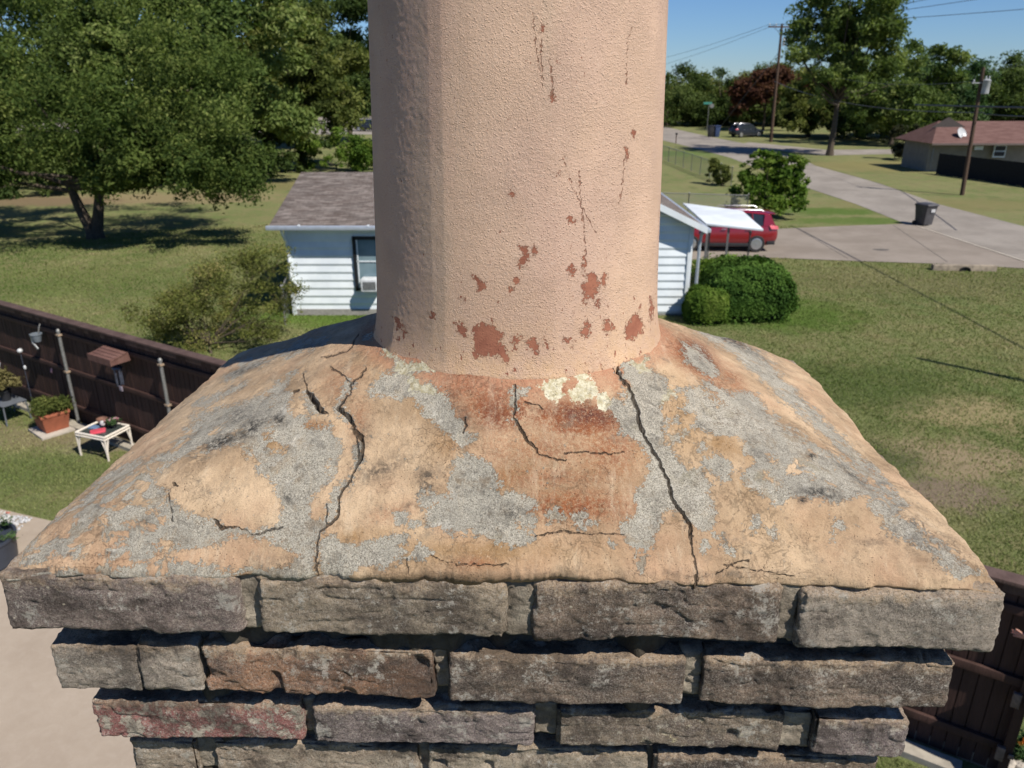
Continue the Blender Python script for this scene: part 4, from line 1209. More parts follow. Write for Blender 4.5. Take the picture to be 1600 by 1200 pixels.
# clipped hedge beside the white house
def hedge(name, label, c, r, n, seed, size=0.045, mat=HEDGE_M):
    rs = np.random.RandomState(seed)
    d = rs.normal(size=(n, 3)); d[:, 2] = np.abs(d[:, 2]) * 1.0 - 0.25 * (rs.random(n) < .5)
    e = np.sign(d) * (np.abs(d) / (np.abs(d) ** 3.2).sum(1, keepdims=True) ** (1 / 3.2))
    e *= (1 + 0.10 * vnoise(e * 2.2, seed) + 0.06 * vnoise(e * 7, seed + 1) - 0.16 * rs.random(n) ** 2 + 0.07 * rs.random(n) ** 8)[:, None]
    p = np.clip(e, -1, 1.2) * np.array(r)
    p[:, 2] = np.maximum(p[:, 2] + r[2] * .45, 0.03)
    nr = d + rs.normal(size=d.shape) * .8; nr /= np.linalg.norm(nr, axis=1, keepdims=True)
    a = np.cross(nr, rs.normal(size=(n, 3))); a /= np.linalg.norm(a, axis=1, keepdims=True); b = np.cross(nr, a)
    s = size * (0.6 + .8 * rs.random(n))[:, None]
    V = np.stack([p - a * s, p + b * s * .6, p + a * s, p - b * s * .6], 1).reshape(-1, 3)
    root = thing(name, label, 'hedge', c)
    tn = np.clip(0.35 + 0.3 * vnoise(p * 2.5, seed) + 0.35 * rs.random(n), 0, 1)
    np_mesh('foliage', V, np.arange(n * 4).reshape(n, 4), mat, root, False, None, {'tint': tn})
    MB().blob((0, 0, r[2] * .42), (r[0] * .86, r[1] * .86, r[2] * .86), 16, 10, .1, seed).build('inner_twigs', simple('hedge twigs', (0.012, 0.016, 0.008), 1.0) if 'hedge twigs' not in bpy.data.materials else bpy.data.materials['hedge twigs'], root)
    return root
hb = G(1178, 506)
hedge('clipped_hedge', 'large rounded dark green clipped hedge between the white house and the lawn', hb + Vector((0, 1.15, 0)), (1.34, 1.25, 1.08), 62000, 5)
hedge('clipped_shrub', 'small lighter green clipped shrub tucked against the corner of the white house', G(1108, 510) + Vector((0.0, 0.55, 0)), (0.66, 0.6, 0.72), 20000, 6, 0.04, GREEN_BRIGHT)
tree('leafy_shrub', 'yellow green leafy shrub between the carport and the clipped hedge', G(1122, 462), [(0, 0, .75, .8, .6, .55, .3)], 9000, 0.06, GREEN_BRIGHT, 66, 0.04, 6, cat='bush', ncl=16, trunk_h=.3)
tree('roadside_bush', 'bright green bush with upright shoots beside the road and red car', G(1192, 338), [(0, 0, 1.25, 1.9, 1.7, 1.2, .5), (1.1, .3, 1.7, 1.2, 1.1, 1.3, .4), (-.4, .2, 2.2, .8, .8, 1.3, .25), (.6, 0, 2.2, .6, .6, 1.2, .2)], 20000, 0.12, GREEN_BRIGHT, 67, 0.07, 14, cat='bush', ncl=22, trunk_h=.6, shell=.35, void=-.25)
for (px, py, h, lab) in ((1112, 288, 1.7, 'narrow column shaped shrub by the chain link fence, left of a pair'), (1129, 291, 1.4, 'shorter column shaped shrub by the chain link fence, right of a pair')):
    tree('column_shrub', lab, G(px, py), [(0, 0, h * .5, .42, .4, h * .5, .22)], 3500, 0.09, GREEN_OLIVE, 70 + px, 0.03, 2, 'column shrubs by the fence', cat='bush', ncl=14, trunk_h=.2)

# right side: tall tree, neighbours, tree line
tp = G(1296, 243)
tree('tall_tree', 'tall open crowned tree with bare pale trunk across the road at right', tp,
     [(1.0, 0, 13.8, 3.6, 3.6, 4.2, 1.2), (-2.0, 0, 11.0, 3.4, 3.4, 3.2, 1.1), (0.6, 0, 10.5, 4.2, 3.4, 3.0, 1.1), (2.4, 0, 8.6, 3.6, 3.4, 2.6, .9), (-0.6, -1, 6.6, 3.6, 3.0, 1.9, .85)], 70000, 0.19, GREEN_LIGHT, 80, 0.30, 16, ncl=24, trunk_h=6.0, shell=.3, void=-.15)
for i, (px, py, h, w, n, m, lab) in enumerate([
    (1392, 226, 12.2, 6.0, 26000, GREEN_MID, 'rounded green tree just right of the tall tree'),
    (1450, 214, 10.4, 6.2, 26000, GREEN_BLUE, 'feathery grey green tree left of the transformer pole'),
    (1525, 206, 10.4, 7.5, 30000, GREEN_DARK, 'dark green tree behind the brown roof and transformer pole'),
    (1625, 206, 10.2, 7.0, 24000, GREEN_DARK, 'very dark tree at the right edge above the brown roof'),
    (1262, 214, 8.0, 5.2, 20000, GREEN_OLIVE, 'olive tree low behind the crossarm utility pole'),
    (1340, 216, 7.4, 7.0, 22000, GREEN_DARK, 'dark low tree behind the trunk of the tall tree'),
    (1420, 216, 6.0, 6.0, 16000, GREEN_DARK, 'dark low tree between the tall tree and the brown roof')]):
    p = G(px, py)
    tree('tree', lab, p, [(0, 0, h * 0.58, w, w * .8, h * 0.40, w * 0.22), (0, -w * .2, h * .3, w * .85, w * .6, h * .22, w * .2)], int(n * 1.4), 0.23, m, 90 + i, 0.25, 6, 'trees across the road', ncl=26)
tree('bronze_tree', 'reddish bronze leaved tree left of the crossarm utility pole', G(1192, 204), [(0, 0, 5.2, 5.6, 4.0, 3.6, 1.3)], 15000, 0.32, REDDISH, 99, 0.2, 6, ncl=24)
labs = ['first tree of the far tree line beside the flue', 'low tree of the far tree line, second from the flue', 'tree of the far tree line above the street sign', 'tree of the far tree line left of the bronze tree',
        'tallest tree of the far tree line behind the bronze tree', 'far tree line tree behind the crossarm pole']
for i, (px, h, w) in enumerate([(1040, 9.6, 8), (1082, 8.2, 7.5), (1126, 8.9, 8), (1170, 8.0, 8), (1205, 9.8, 7), (1252, 9.2, 8)]):
    p = G(px, 196 - (i % 2) * 2)
    tree('tree', labs[i], p, [(0, 0, h * 0.55, w, w * .8, h * 0.42, w * 0.22), (0, -w * .4, h * .25, w * .9, w * .5, h * .22, w * .2)], 30000, 0.22, [GREEN_DARK, GREEN_OLIVE][i % 2], 110 + i, 0.3, 4, 'far tree line', ncl=22)
# far wood that reads as one mass, all along the horizon
rs = np.random.RandomState(5)
cs, rd, tb = [], [], []
for k in range(360):
    ang = R(-62 + 124 * k / 360)
    dist = rs.uniform(170, 215)
    h = rs.uniform(4, 7.5)
    cs.append((math.sin(ang) * dist, math.cos(ang) * dist, h * .55)); rd.append((rs.uniform(5, 8), rs.uniform(4, 7), h * .6)); tb.append(rs.random())
V, F, tn = leaves(cs, rd, 170000, 0.42, rs, tb, shell=.5)
tag(np_mesh('far_woods', V, F, GREEN_DARK, None, False, None, {'tint': tn}), 'dark green woods along the horizon', 'woods', None, 'stuff')

# ================================================================== WHITE HOUSE
siding = NT('white siding', 0.55, 0.35)
sn = siding.noise(1.5, 5, 0.6)
siding = siding.fin(siding.mix(siding.ss(sn, .3, .7), (0.60, 0.65, 0.68), (0.70, 0.75, 0.77)))
trim = simple('white trim', (0.62, 0.66, 0.68), 0.45, 0.06, 3)
t = NT('shingles', 0.95, 0.12)
c = t.mix(t.ss(t.noise(2.2, 6, 0.75, sc3=(1, 3.5, 3.5)), 0.38, 0.62), (0.100, 0.080, 0.070), (0.185, 0.160, 0.145))
br = t.n.new('ShaderNodeTexBrick'); t.l.new(t.co, br.inputs['Vector'])
br.inputs['Scale'].default_value = 1; br.inputs['Brick Width'].default_value = 0.32; br.inputs['Row Height'].default_value = 0.14; br.inputs['Mortar Size'].default_value = 0.006
br.inputs['Color1'].default_value = (0.75, 0.75, 0.75, 1); br.inputs['Color2'].default_value = (1.2, 1.2, 1.2, 1); br.inputs['Mortar'].default_value = (0.45, 0.45, 0.45, 1)
shing = t.fin(t.mix(1.0, c, br.outputs['Color'], 'MULTIPLY'), t.bump(t.noise(40, 4, .8), 0.01))
HL, HR = G(460, 492), G(1073, 495)
house = thing('white_house', 'small white clapboard house with grey brown shingle roof behind the chimney', 'house', (0, 0, 0))
YF = HL.y; YF2 = YF - 0.05
ZEV = 2.85
def clap(name, x0, x1, y, z0, z1, parent, step=0.25, peak=None, face='y'):
    m = MB(); z = z0
    def W(xv, z):    # gable limits
        if peak is None: return x0, x1
        xp, zp, ze = peak
        if z <= ze: return x0, x1
        f = (z - ze) / (zp - ze)
        return x0 + (xp - x0) * f, x1 + (xp - x1) * f
    while z < z1 - 1e-3:
        zt = min(z + step, z1)
        a0, a1 = W(0, z); b0, b1 = W(0, zt)
        if face == 'y':
            zm = z + (zt - z) * .30; c0_, c1_ = W(0, zm)
            m.quad((a0, y - 0.004, z), (a1, y - 0.004, z), (c1_, y - 0.030, zm), (c0_, y - 0.030, zm))
            m.quad((c0_, y - 0.030, zm), (c1_, y - 0.030, zm), (b1, y - 0.004, zt), (b0, y - 0.004, zt))
        z = zt
    return m.build(name, siding, parent)
wallm = MB()
XL, XM, XR = HL.x, -1.0, HR.x
wallm.box(((XL + XM) / 2, YF + 3.9, ZEV / 2), (XM - XL, 7.7, ZEV))
wallm.box(((XM + XR) / 2, YF2 + 5.1, ZEV / 2), (XR - XM, 10.1, ZEV))
wallm.build('wall_body', siding, house)
wl = clap('front_siding', XL + .1, XM, YF, 0.06, ZEV, house)
PK = ((XM + XR) / 2, ZEV + (XR - XM) / 2 * 0.475, ZEV)
gw = clap('gable_siding', XM, XR - .1, YF2 - 0.0, 0.06, PK[1] - .05, house, peak=PK)
# solid gable triangle
MB().loft([[Vector((XM, YF2 + .05, ZEV)), Vector((XR, YF2 + .05, ZEV)), Vector((PK[0], YF2 + .05, PK[1]))], [Vector((XM, YF2 + 10.1, ZEV)), Vector((XR, YF2 + 10.1, ZEV)), Vector((PK[0], YF2 + 10.1, PK[1]))]]).build('gable_body', siding, house)
for xx, yy in ((XL + .04, YF), (XR - .04, YF2)):
    MB().box((xx, yy - .03, ZEV / 2), (0.14, 0.06, ZEV)).build('corner_trim', trim, house, bevel=.008)
MB().box(((XL + XR) / 2, YF + 3.5, 0.1), (XR - XL + .02, 7.1, 0.2)).build('foundation', simple('foundation', (.25, .24, .22), .9), house)
# roofs
def roofslab(name, pts, th=0.09):
    a = [Vector(p) for p in pts]; n = (a[1] - a[0]).cross(a[2] - a[0]).normalized()
    if n.z < 0: n = -n
    return MB().loft([[p - n * th for p in a], a]).build(name, shing, house)
RY = YF + 3.75; RZ = ZEV + 1.12; OV = 0.42
roofslab('roof', [(XL - .35, YF - OV, ZEV + .02), (XM - .36, YF - OV, ZEV + .02), (XM - .36, RY, RZ), (XL - .35, RY, RZ)])
zb_ = ZEV + .02 + (RZ - ZEV - .02) * (OV + .12) / (RY - YF + OV)
roofslab('roof', [(XM - .36, YF + .12, zb_), (PK[0], YF + .12, zb_), (PK[0], RY, RZ), (XM - .36, RY, RZ)])
roofslab('roof', [(XL - .35, RY, RZ), (PK[0], RY, RZ), (PK[0], YF + 7.7 + OV, ZEV), (XL - .35, YF + 7.7 + OV, ZEV)])
MB().loft([[Vector((XL + .02, YF + .02, ZEV)), Vector((XL + .02, YF + 7.6, ZEV)), Vector((XL + .02, RY, RZ - .12))], [Vector((XL + .3, YF + .02, ZEV)), Vector((XL + .3, YF + 7.6, ZEV)), Vector((XL + .3, RY, RZ - .12))]]).build('side_gable', siding, house)
sl = 0.475; ov2 = 0.34
ye, yb = YF2 - 0.38, YF2 + 10.5
roofslab('roof', [(PK[0], ye, PK[1] + .1), (XR + ov2, ye, ZEV + .1 - ov2 * sl), (XR + ov2, yb, ZEV + .1 - ov2 * sl), (PK[0], yb, PK[1] + .1)])
roofslab('roof', [(PK[0], ye, PK[1] + .1), (XM - ov2, ye, ZEV + .1 - ov2 * sl), (XM - ov2, yb, ZEV + .1 - ov2 * sl), (PK[0], yb, PK[1] + .1)])
for sgn in (-1, 1):
    xe = XR + ov2 if sgn > 0 else XM - ov2
    MB().loft([[Vector((PK[0], ye - .015, PK[1] + .13)), Vector((xe, ye - .015, ZEV + .13 - ov2 * sl)), Vector((xe, ye - .015, ZEV - .06 - ov2 * sl)), Vector((PK[0], ye - .015, PK[1] - .08))],
               [Vector((PK[0], ye - .05, PK[1] + .13)), Vector((xe, ye - .05, ZEV + .13 - ov2 * sl)), Vector((xe, ye - .05, ZEV - .06 - ov2 * sl)), Vector((PK[0], ye - .05, PK[1] - .08))]]).build('rake_board', trim, house)
gut = simple('gutter metal', (0.46, 0.50, 0.55), 0.35, 0.08, 5, 0.4)
gm_ = MB().box(((XL - .4 + XM - .36) / 2, YF - OV - .07, ZEV - .04), (XM - XL + .08, 0.13, 0.125)).build('gutter', gut, house, bevel=.02)
for xx in (XL + .55, XL + 2.6):
    MB().box((xx, YF - OV - .07, ZEV + .03), (.05, .15, .03)).build('gutter_strap', trim, gm_)
MB().box((XR + ov2 + .06, (ye + yb) / 2, ZEV + .02 - ov2 * sl), (0.12, yb - ye, 0.12)).build('gutter', gut, house, bevel=.02)
MB().box(((XL + XM) / 2 - .35, YF - OV / 2, ZEV - .075), (XM - XL - .02, OV - .02, 0.02)).build('soffit', trim, house)
ds = MB().tube([(XL + .0, YF - .42, ZEV - .12), (XL - .02, YF - .30, ZEV - .25), (XL + .02, YF - .085, ZEV - .55), (XL + .04, YF - .085, 1.2), (XL + .22, YF - .085, .95), (XL + .25, YF - .12, .9)], 0.042, 8)
ds.build('downspout', trim, house, smooth=True)
MB().tube([(XR + ov2 + .04, ye + .15, ZEV - .12), (XR + .25, ye + .3, ZEV - .3), (XR + .22, YF2 - .09, ZEV - .6), (XR + .22, YF2 - .09, .15)], 0.05, 8).build('downspout', gut, house, smooth=True)
# window with air conditioner
w0, w1 = AT(552, 372, YF - .06), AT(553, 452, YF - .06)
wx0, wz1, wz0 = w0.x, w0.z, w1.z
ww = 0.98
blk = simple('black window frame', (0.012, 0.012, 0.014), 0.5)
fr = MB()
for (cx_, cz_, sx_, sz_) in ((wx0, (wz0 + wz1) / 2, .085, wz1 - wz0 + .1), (wx0 + ww, (wz0 + wz1) / 2, .085, wz1 - wz0 + .1), (wx0 + ww / 2, wz1, ww, .1), (wx0 + ww / 2, wz0, ww, .07)):
    fr.box((cx_, YF - .05, cz_), (sx_, .07, sz_))
win = fr.build('window', blk, house)
t = NT('window glass', 0.12, 0.5)
glassm = t.fin(t.mix(t.ss(t.noise(.9, 3, .5), .3, .7), (0.10, 0.16, 0.19), (0.20, 0.27, 0.30)))
MB().box((wx0 + ww / 2, YF - .035, (wz0 + wz1) / 2), (ww - .08, .02, wz1 - wz0 - .06)).build('pane', glassm, win)
sash = MB().box((wx0 + ww / 2, YF - .055, wz0 + (wz1 - wz0) * .55), (ww - .1, .03, .035)).box((wx0 + .09, YF - .055, (wz0 + wz1) / 2), (.035, .03, wz1 - wz0 - .1))
sash.build('sash', trim, win)
acw, ach = .56, .38
acx = wx0 + .48
acz = wz0 + ach / 2 + .02
ac = MB().box((acx, YF - .26, acz), (acw, .42, ach)).build('air_conditioner', simple('ac casing', (.52, .54, .55), .5), house, bevel=.02)
gr = MB().box((acx - .02, YF - .474, acz), (acw - .18, .012, ach - .14))
gr.build('grille', simple('ac grille', (.06, .065, .065), .6), ac)
sl_ = MB()
for k in range(6): sl_.box((acx - .02, YF - .484, acz - .10 + k * .04), (acw - .2, .006, .008))
sl_.build('louvres', simple('ac louvre', (.35, .36, .36), .5), ac)
# carport roof
carport = thing('carport', 'flat white metal carport roof in front of the red car beside the white house', 'carport', (0, 0, 0))
cq = [G(1103, 349, 2.45), G(1193, 358, 2.35), G(1160, 329, 2.35), G(1067, 317, 2.45)]
MB().loft([[p - Vector((0, 0, .07)) for p in cq], cq]).build('roof_panel', simple('white sheet roof', (0.60, 0.64, 0.66), .5, .12, .8), carport, bevel=.01)
for p in (cq[0].lerp(cq[1], .42) + Vector((0, .1, 0)), cq[3].lerp(cq[2], .5), cq[0] + Vector((.1, .1, 0))):
    MB().box((p.x, p.y, 1.18), (.06, .06, 2.36)).build('post', simple('carport post', (0.10, 0.10, .10), .5) if 'carport post' not in bpy.data.materials else bpy.data.materials['carport post'], carport)
# thin dark pole with base in the hedge
pp = G(1163, 447)
lp = thing('garden_pole', 'thin dark pole standing in the bushes behind the clipped hedge', 'pole', pp)
MB().lathe([(.14, 0), (.12, .1), (.03, .16), (.028, 1.9), (.01, 1.93)], (0, 0, 0), 10).build('shaft', blk, lp, smooth=True)
MB().lathe([(.05, 1.88), (.055, 1.95), (.02, 2.0)], (0, 0, 0), 10).build('finial', blk, lp, smooth=True)

# ================================================================== RED CAR
def car(label, loc, rz, paint, L=4.6, name='parked_car', H=1.68, truck=False, group=None):
    root = thing(name, label, 'car', loc, rz, group)
    W = 0.91
    # stations along x: front at -x, rear at +x : (x, z_bottom, z_belt, half width)
    st = [(-2.28, .42, .62, .60), (-2.22, .30, .80, .78), (-1.95, .24, .93, .87), (-1.3, .22, 1.04, .91), (-.4, .22, 1.07, .92), (.6, .22, 1.09, .92), (1.5, .24, 1.12, .91), (2.02, .30, 1.12, .86), (2.24, .42, 1.05, .78), (2.30, .50, .90, .70)]
    rings = []
    for x, zb, zt, hw in st:
        rings.append([Vector((x, y, z)) for y, z in ((-hw * .86, zb), (-hw * .98, zb + (zt - zb) * .25), (-hw, zb + (zt - zb) * .6), (-hw * .93, zt - .03), (-hw * .8, zt), (hw * .8, zt), (hw * .93, zt - .03), (hw, zb + (zt - zb) * .6), (hw * .98, zb + (zt - zb) * .25), (hw * .86, zb))])
    MB().loft(rings).build('body', paint, root, smooth=True)
    # cabin
    gl = NT('car glass', 0.08, 0.6) if 'car glass' not in bpy.data.materials else None
    glm = gl.fin((0.02, 0.025, 0.03)) if gl else bpy.data.materials['car glass']
    cab = [(-1.15, 1.04, 1.06, .80), (-.45, 1.04, H - .12, .70), (-.1, 1.05, H - .05, .67), (1.0, 1.06, H - .04, .67), (1.75, 1.08, H - .13, .64), (2.12, 1.08, 1.14, .74)]
    rings = [[Vector((x, -.82, z0)), Vector((x, -w, z1 - .02)), Vector((x, -w * .8, z1)), Vector((x, w * .8, z1)), Vector((x, w, z1 - .02)), Vector((x, .82, z0))] for x, z0, z1, w in cab]
    MB().loft(rings).build('cabin_glass', glm, root, smooth=False)
    rf = [(-.5, H - .11, .69), (-.1, H - .025, .685), (1.0, H - .015, .685), (1.80, H - .10, .66), (1.98, H - .16, .62)]
    MB().loft([[Vector((x, -w, z - .03)), Vector((x, -w * .9, z + .015)), Vector((x, 0, z + .04)), Vector((x, w * .9, z + .015)), Vector((x, w, z - .03)), Vector((x, 0, z - .01))] for x, z, w in rf]).build('roof', paint, root, smooth=True)
    for s in (-1, 1):
        for xa, xb, za, zb2 in ((-1.12, -.46, 1.06, H - .12), (.28, .24, 1.07, H - .05), (1.2, 1.12, 1.08, H - .06)):
            MB().tube([(xa, s * .80, za), (xb, s * .69, zb2)], .035, 6).build('pillar', paint, root)
        MB().loft([[Vector((1.62, s * .80, 1.1)), Vector((2.16, s * .76, 1.1)), Vector((1.92, s * .655, H - .14)), Vector((1.66, s * .68, H - .11))], [Vector((1.62, s * .83, 1.1)), Vector((2.16, s * .79, 1.1)), Vector((1.92, s * .685, H - .14)), Vector((1.66, s * .71, H - .11))]]).build('rear_pillar', paint, root)
        rl = MB().tube([(-.1, s * .62, H + .03), (.0, s * .62, H + .075), (1.5, s * .61, H + .07), (1.65, s * .60, H + .0)], .015, 6)
        rl.build('roof_rail', bpy.data.materials.get('car silver') or simple('car silver', (.5, .5, .52), .3, .05, 2, .8), root, smooth=True)
        MB().loft([[Vector((1.93, s * .86, .98)), Vector((2.22, s * .76, .96)), Vector((2.20, s * .74, 1.10)), Vector((1.85, s * .82, 1.12))], [Vector((1.95, s * .91, .98)), Vector((2.29, s * .79, .96)), Vector((2.25, s * .78, 1.11)), Vector((1.87, s * .86, 1.14))]]).build('taillight', bpy.data.materials.get('taillight lens') or simple('taillight lens', (.55, .12, .14), .15, .3, 6), root, bevel=.01)
        MB().loft([[Vector((-1.95, s * .84, .74)), Vector((-2.24, s * .70, .70)), Vector((-2.22, s * .68, .82)), Vector((-1.85, s * .80, .90))], [Vector((-1.97, s * .89, .74)), Vector((-2.29, s * .74, .70)), Vector((-2.25, s * .72, .83)), Vector((-1.87, s * .85, .91))]]).build('headlight', bpy.data.materials.get('car silver'), root, bevel=.01)
        for x in (-.05, 1.0):
            MB().box((x, s * .935, .98), (.2, .03, .035)).build('door_handle', bpy.data.materials.get('car silver'), root, bevel=.01)
        tr = MB().box((.1, s * .905, .32), (2.1, .06, .14)).box((2.0, s * .82, .40), (.35, .1, .16))
        tr.build('sill', bpy.data.materials.get('car black trim') or simple('car black trim', (.018, .018, .02), .6), root, bevel=.02)
        MB().box((-.85, s * .99, 1.10), (.14, .16, .13)).build('mirror', paint, root, bevel=.03)
        for x in (-1.42, 1.38):
            wh = MB().lathe([(.20, -.10), (.33, -.11), (.36, -.07), (.36, .07), (.33, .11), (.20, .10)], (0, 0, 0), 28)
            wh.v = [(x + a, s * .83 + c, .36 + b) for a, b, c in wh.v]
            w_ = wh.build('wheel', bpy.data.materials.get('tyre rubber') or simple('tyre rubber', (.02, .02, .02), .85), root, smooth=True)
            rim = MB()
            rim.lathe([(.215, -.012), (.24, .0), (.24, .012), (.215, .02)], (0, 0, 0), 24)
            for k in range(10):
                rim.box((.125 * math.cos(k * .6283), .125 * math.sin(k * .6283), .012), (.19, .035, .02), Matrix.Rotation(k * .6283, 3, 'Z'))
            rim.lathe([(.05, 0), (.05, .03), (.02, .035)], (0, 0, 0), 12)
            rim.v = [(x + a, s * (.925 + c), .36 + b) for a, b, c in rim.v]
            rim.build('rim', bpy.data.materials.get('car silver'), w_)
    MB().box((2.0, 0, H - .10), (.28, 1.15, .04)).build('spoiler', paint, root, bevel=.015)
    return root
t = NT('red car paint', 0.22, 0.6)
t.b.inputs['Coat Weight'].default_value = 0.6
red = t.fin(t.mix(t.noise(1.2, 3), (0.17, 0.006, 0.012), (0.20, 0.008, 0.015)))
cw = G(1180, 394)
car('red family car parked on the driveway behind the white carport roof', (cw.x - 1.38, cw.y + .85, 0.02), R(-2), red)
t = NT('dark car paint', 0.25, 0.5); dkp = t.fin((0.02, 0.025, 0.035))
cb = G(572, 205)
car('dark blue car parked far off under the trees left of the flue', (cb.x + .6, cb.y, 0), R(165), dkp)
cb = G(1165, 214)
car('small black car by the corner of the road left of the crossarm pole', (cb.x, cb.y, 0.02), R(200), dkp)

# ================================================================== BIN, CULVERT
bn = thing('wheeled_bin', 'grey wheeled rubbish bin standing at the edge of the road', 'bin', G(1442, 352), R(20))
bp = simple('grey bin plastic', (0.060, 0.058, 0.062), .5, .15, 4)
bb = MB(); bb.loft([[Vector((x * w, y * d, z)) for x, y in ((-1, -1), (1, -1), (1, 1), (-1, 1))] for w, d, z in ((.28, .30, .06), (.30, .33, .5), (.345, .40, 1.0), (.36, .42, 1.02))])
bb.build('body', bp, bn, bevel=.03)
MB().loft([[Vector((x * w, y * d - .02, z)) for x, y in ((-1, -1), (1, -1), (1, 1), (-1, 1))] for w, d, z in ((.37, .44, 1.02), (.37, .44, 1.06), (.30, .34, 1.13))]).build('lid', bp, bn, bevel=.03)
MB().tube([(-.3, .46, 1.0), (.3, .46, 1.0)], .02, 8).build('handle', bp, bn)
for s in (-1, 1):
    w = MB().lathe([(.03, -.03), (.12, -.03), (.12, .03), (.03, .03)], (0, 0, 0), 16); w.v = [(s * .31 + c, .28 + a, .12 + b) for a, b, c in w.v]
    w.build('wheel', bpy.data.materials['tyre rubber'], bn, smooth=True)
MB().box((.08, -.395, .78), (.26, .012, .16)).build('sticker', simple('bin sticker', (.42, .42, .42), .6), bn)
cv = thing('culvert', 'concrete culvert headwall with round pipe opening under the driveway edge', 'culvert', G(1508, 424), R(-4))
hw = MB().box((.0, .16, .0), (2.4, .25, .45)); hw.build('headwall', simple('culvert concrete', (.24, .20, .15), .95, .3, 5), cv, bevel=.04)
ring = MB()
for (r0, r1, y0) in ((.17, .21, -.02),):
    n = 20
    rgs = [[Vector((r * math.cos(k * 2 * math.pi / n), y, r * .75 * math.sin(k * 2 * math.pi / n) + .02)) for k in range(n)] for r, y in ((.21, .05), (.21, -.03), (.17, -.03), (.16, .02))]
    ring.loft(rgs)
ring.build('pipe', simple('dark pipe', (.02, .018, .016), .9), cv, smooth=False)

# ================================================================== POLES AND WIRES
pw = NT('pole wood', .9, .15); pwm = pw.fin(pw.mix(pw.noise(3, 5, .6, sc3=(4, 4, .3)), (.055, .036, .026), (.11, .075, .055)), pw.bump(pw.noise(12, 4, .6, sc3=(4, 4, .2)), .02))
wm = simple('wire', (0.055, 0.06, 0.065), .5)
gm2 = simple('transformer grey', (.33, .34, .34), .4, .15, 3)
insm = simple('insulator', (.45, .46, .46), .25)
P1 = G(1203, 222); top1 = AT(1222, 37, P1.y)
P1z = top1.z
pole1 = thing('utility_pole', 'tall wooden utility pole with a crossarm beside the far road', 'utility pole', (P1.x + .1, P1.y, 0))
MB().tube([(0, 0, -.1), (top1.x - P1.x - .1, 0, P1z)], [.2, .13], 10).build('pole', pwm, pole1, smooth=True)
dx1 = top1.x - P1.x - .1
xa = MB().box((dx1, -.12, P1z - .35), (3.4, .12, .15), Matrix.Rotation(R(8), 3, 'Z')); xa.build('crossarm', pwm, pole1)
for k in (-1.55, -.75, .75, 1.55):
    MB().lathe([(.03, 0), (.03, .1), (.08, .13), (.085, .2), (.05, .26), (.01, .28)], (dx1 + k * math.cos(R(8)), -.12 + k * math.sin(R(8)), P1z - .28), 10).build('insulator', insm, pole1, smooth=True)
for sx in (-1, 1):
    MB().tube([(dx1 + sx * .9, -.1, P1z - .4), (dx1, -.1, P1z - 1.2)], .025, 5).build('brace', pwm, pole1)
MB().lathe([(.12, 0), (.12, .9), (.07, .95)], (dx1 + .38, -.2, P1z - 2.4), 12).build('cutout', insm, pole1, smooth=True)
MB().lathe([(.05, 0), (.07, .3), (.05, .6)], (dx1 + .7, -.2, P1z - 1.9), 10).build('arrester', insm, pole1, smooth=True)
P2 = G(1503, 305); top2 = AT(1537, 105, P2.y)
pole2 = thing('utility_pole', 'slim wooden utility pole carrying a grey transformer can before the brown roof', 'utility pole', (P2.x, P2.y, 0))
MB().tube([(0, 0, -.1), (top2.x - P2.x, 0, top2.z)], [.14, .10], 10).build('pole', pwm, pole2, smooth=True)
tz = AT(1533, 147, P2.y).z; tx = AT(1534, 140, P2.y).x - P2.x
tf = MB().lathe([(.18, 0), (.22, .03), (.22, .72), (.235, .74), (.235, .8), (.15, .86), (.03, .88)], (tx + .05, -.3, tz), 18).build('transformer', gm2, pole2, smooth=True)
for s in (-1, 1): MB().lathe([(.03, 0), (.05, .06), (.03, .2)], (tx + .05 + s * .1, -.3, tz + .85), 8).build('bushing', insm, tf, smooth=True)
MB().box((tx - .3, -.1, top2.z - .9), (.9, .05, .06)).build('bracket_arm', gm2, pole2)
MB().lathe([(.03, 0), (.06, .08), (.02, .2)], (tx - .65, -.1, top2.z - .88), 8).build('insulator', insm, pole2, smooth=True)
# pole out of frame to the right whose shadow lies on the lawn
sh = G(1435, 560); hgt = 8.2
k = hgt / math.tan(R(SUN_EL))
P3 = Vector((sh.x + k * math.sin(R(SUN_AZ)), sh.y - k * math.cos(R(SUN_AZ)), 0))
pole3 = thing('utility_pole', 'wooden service pole just outside the right edge casting a thin shadow on the lawn', 'utility pole', P3)
MB().tube([(0, 0, -.1), (0, 0, hgt)], [.13, .08], 10).build('pole', pwm, pole3, smooth=True)
MB().tube([(.0, 0, hgt - .9), (.5, -.5, hgt - 2.2), (1.1, -.9, hgt - 3.6)], .055, 6).build('service_mast', gm2, pole3, smooth=True)

def wire(label, a, b, sag, rad=.016, cat='cable', group=None):
    a, b = Vector(a), Vector(b)
    pts = [a.lerp(b, i / 16) - Vector((0, 0, 4 * sag * (i / 16) * (1 - i / 16))) for i in range(17)]
    o = MB().tube(pts, rad, 5).build('overhead_cable', wm, smooth=True)
    return tag(o, label, cat, group)
A1 = Vector((P1.x + .1 + dx1, P1.y, P1z - .1))
dirw = Vector((AT(1600, 7, 62).x, 62, AT(1600, 7, 62).z))
for k, (off, y1, lab) in enumerate(((-1.55, 7, 'lowest of the three overhead cables rising to the right across the sky'), (0.0, -20, 'middle of the three overhead cables rising to the right across the sky'), (1.55, -42, 'topmost overhead cable rising to the right across the sky'))):
    e = AT(1600, y1, 62) ; s_ = A1 + Vector((off, 0, 0))
    e2 = s_ + (e - s_) * 1.5
    wire(lab, s_, e2, .35, .022, group='cables on the crossarm pole')
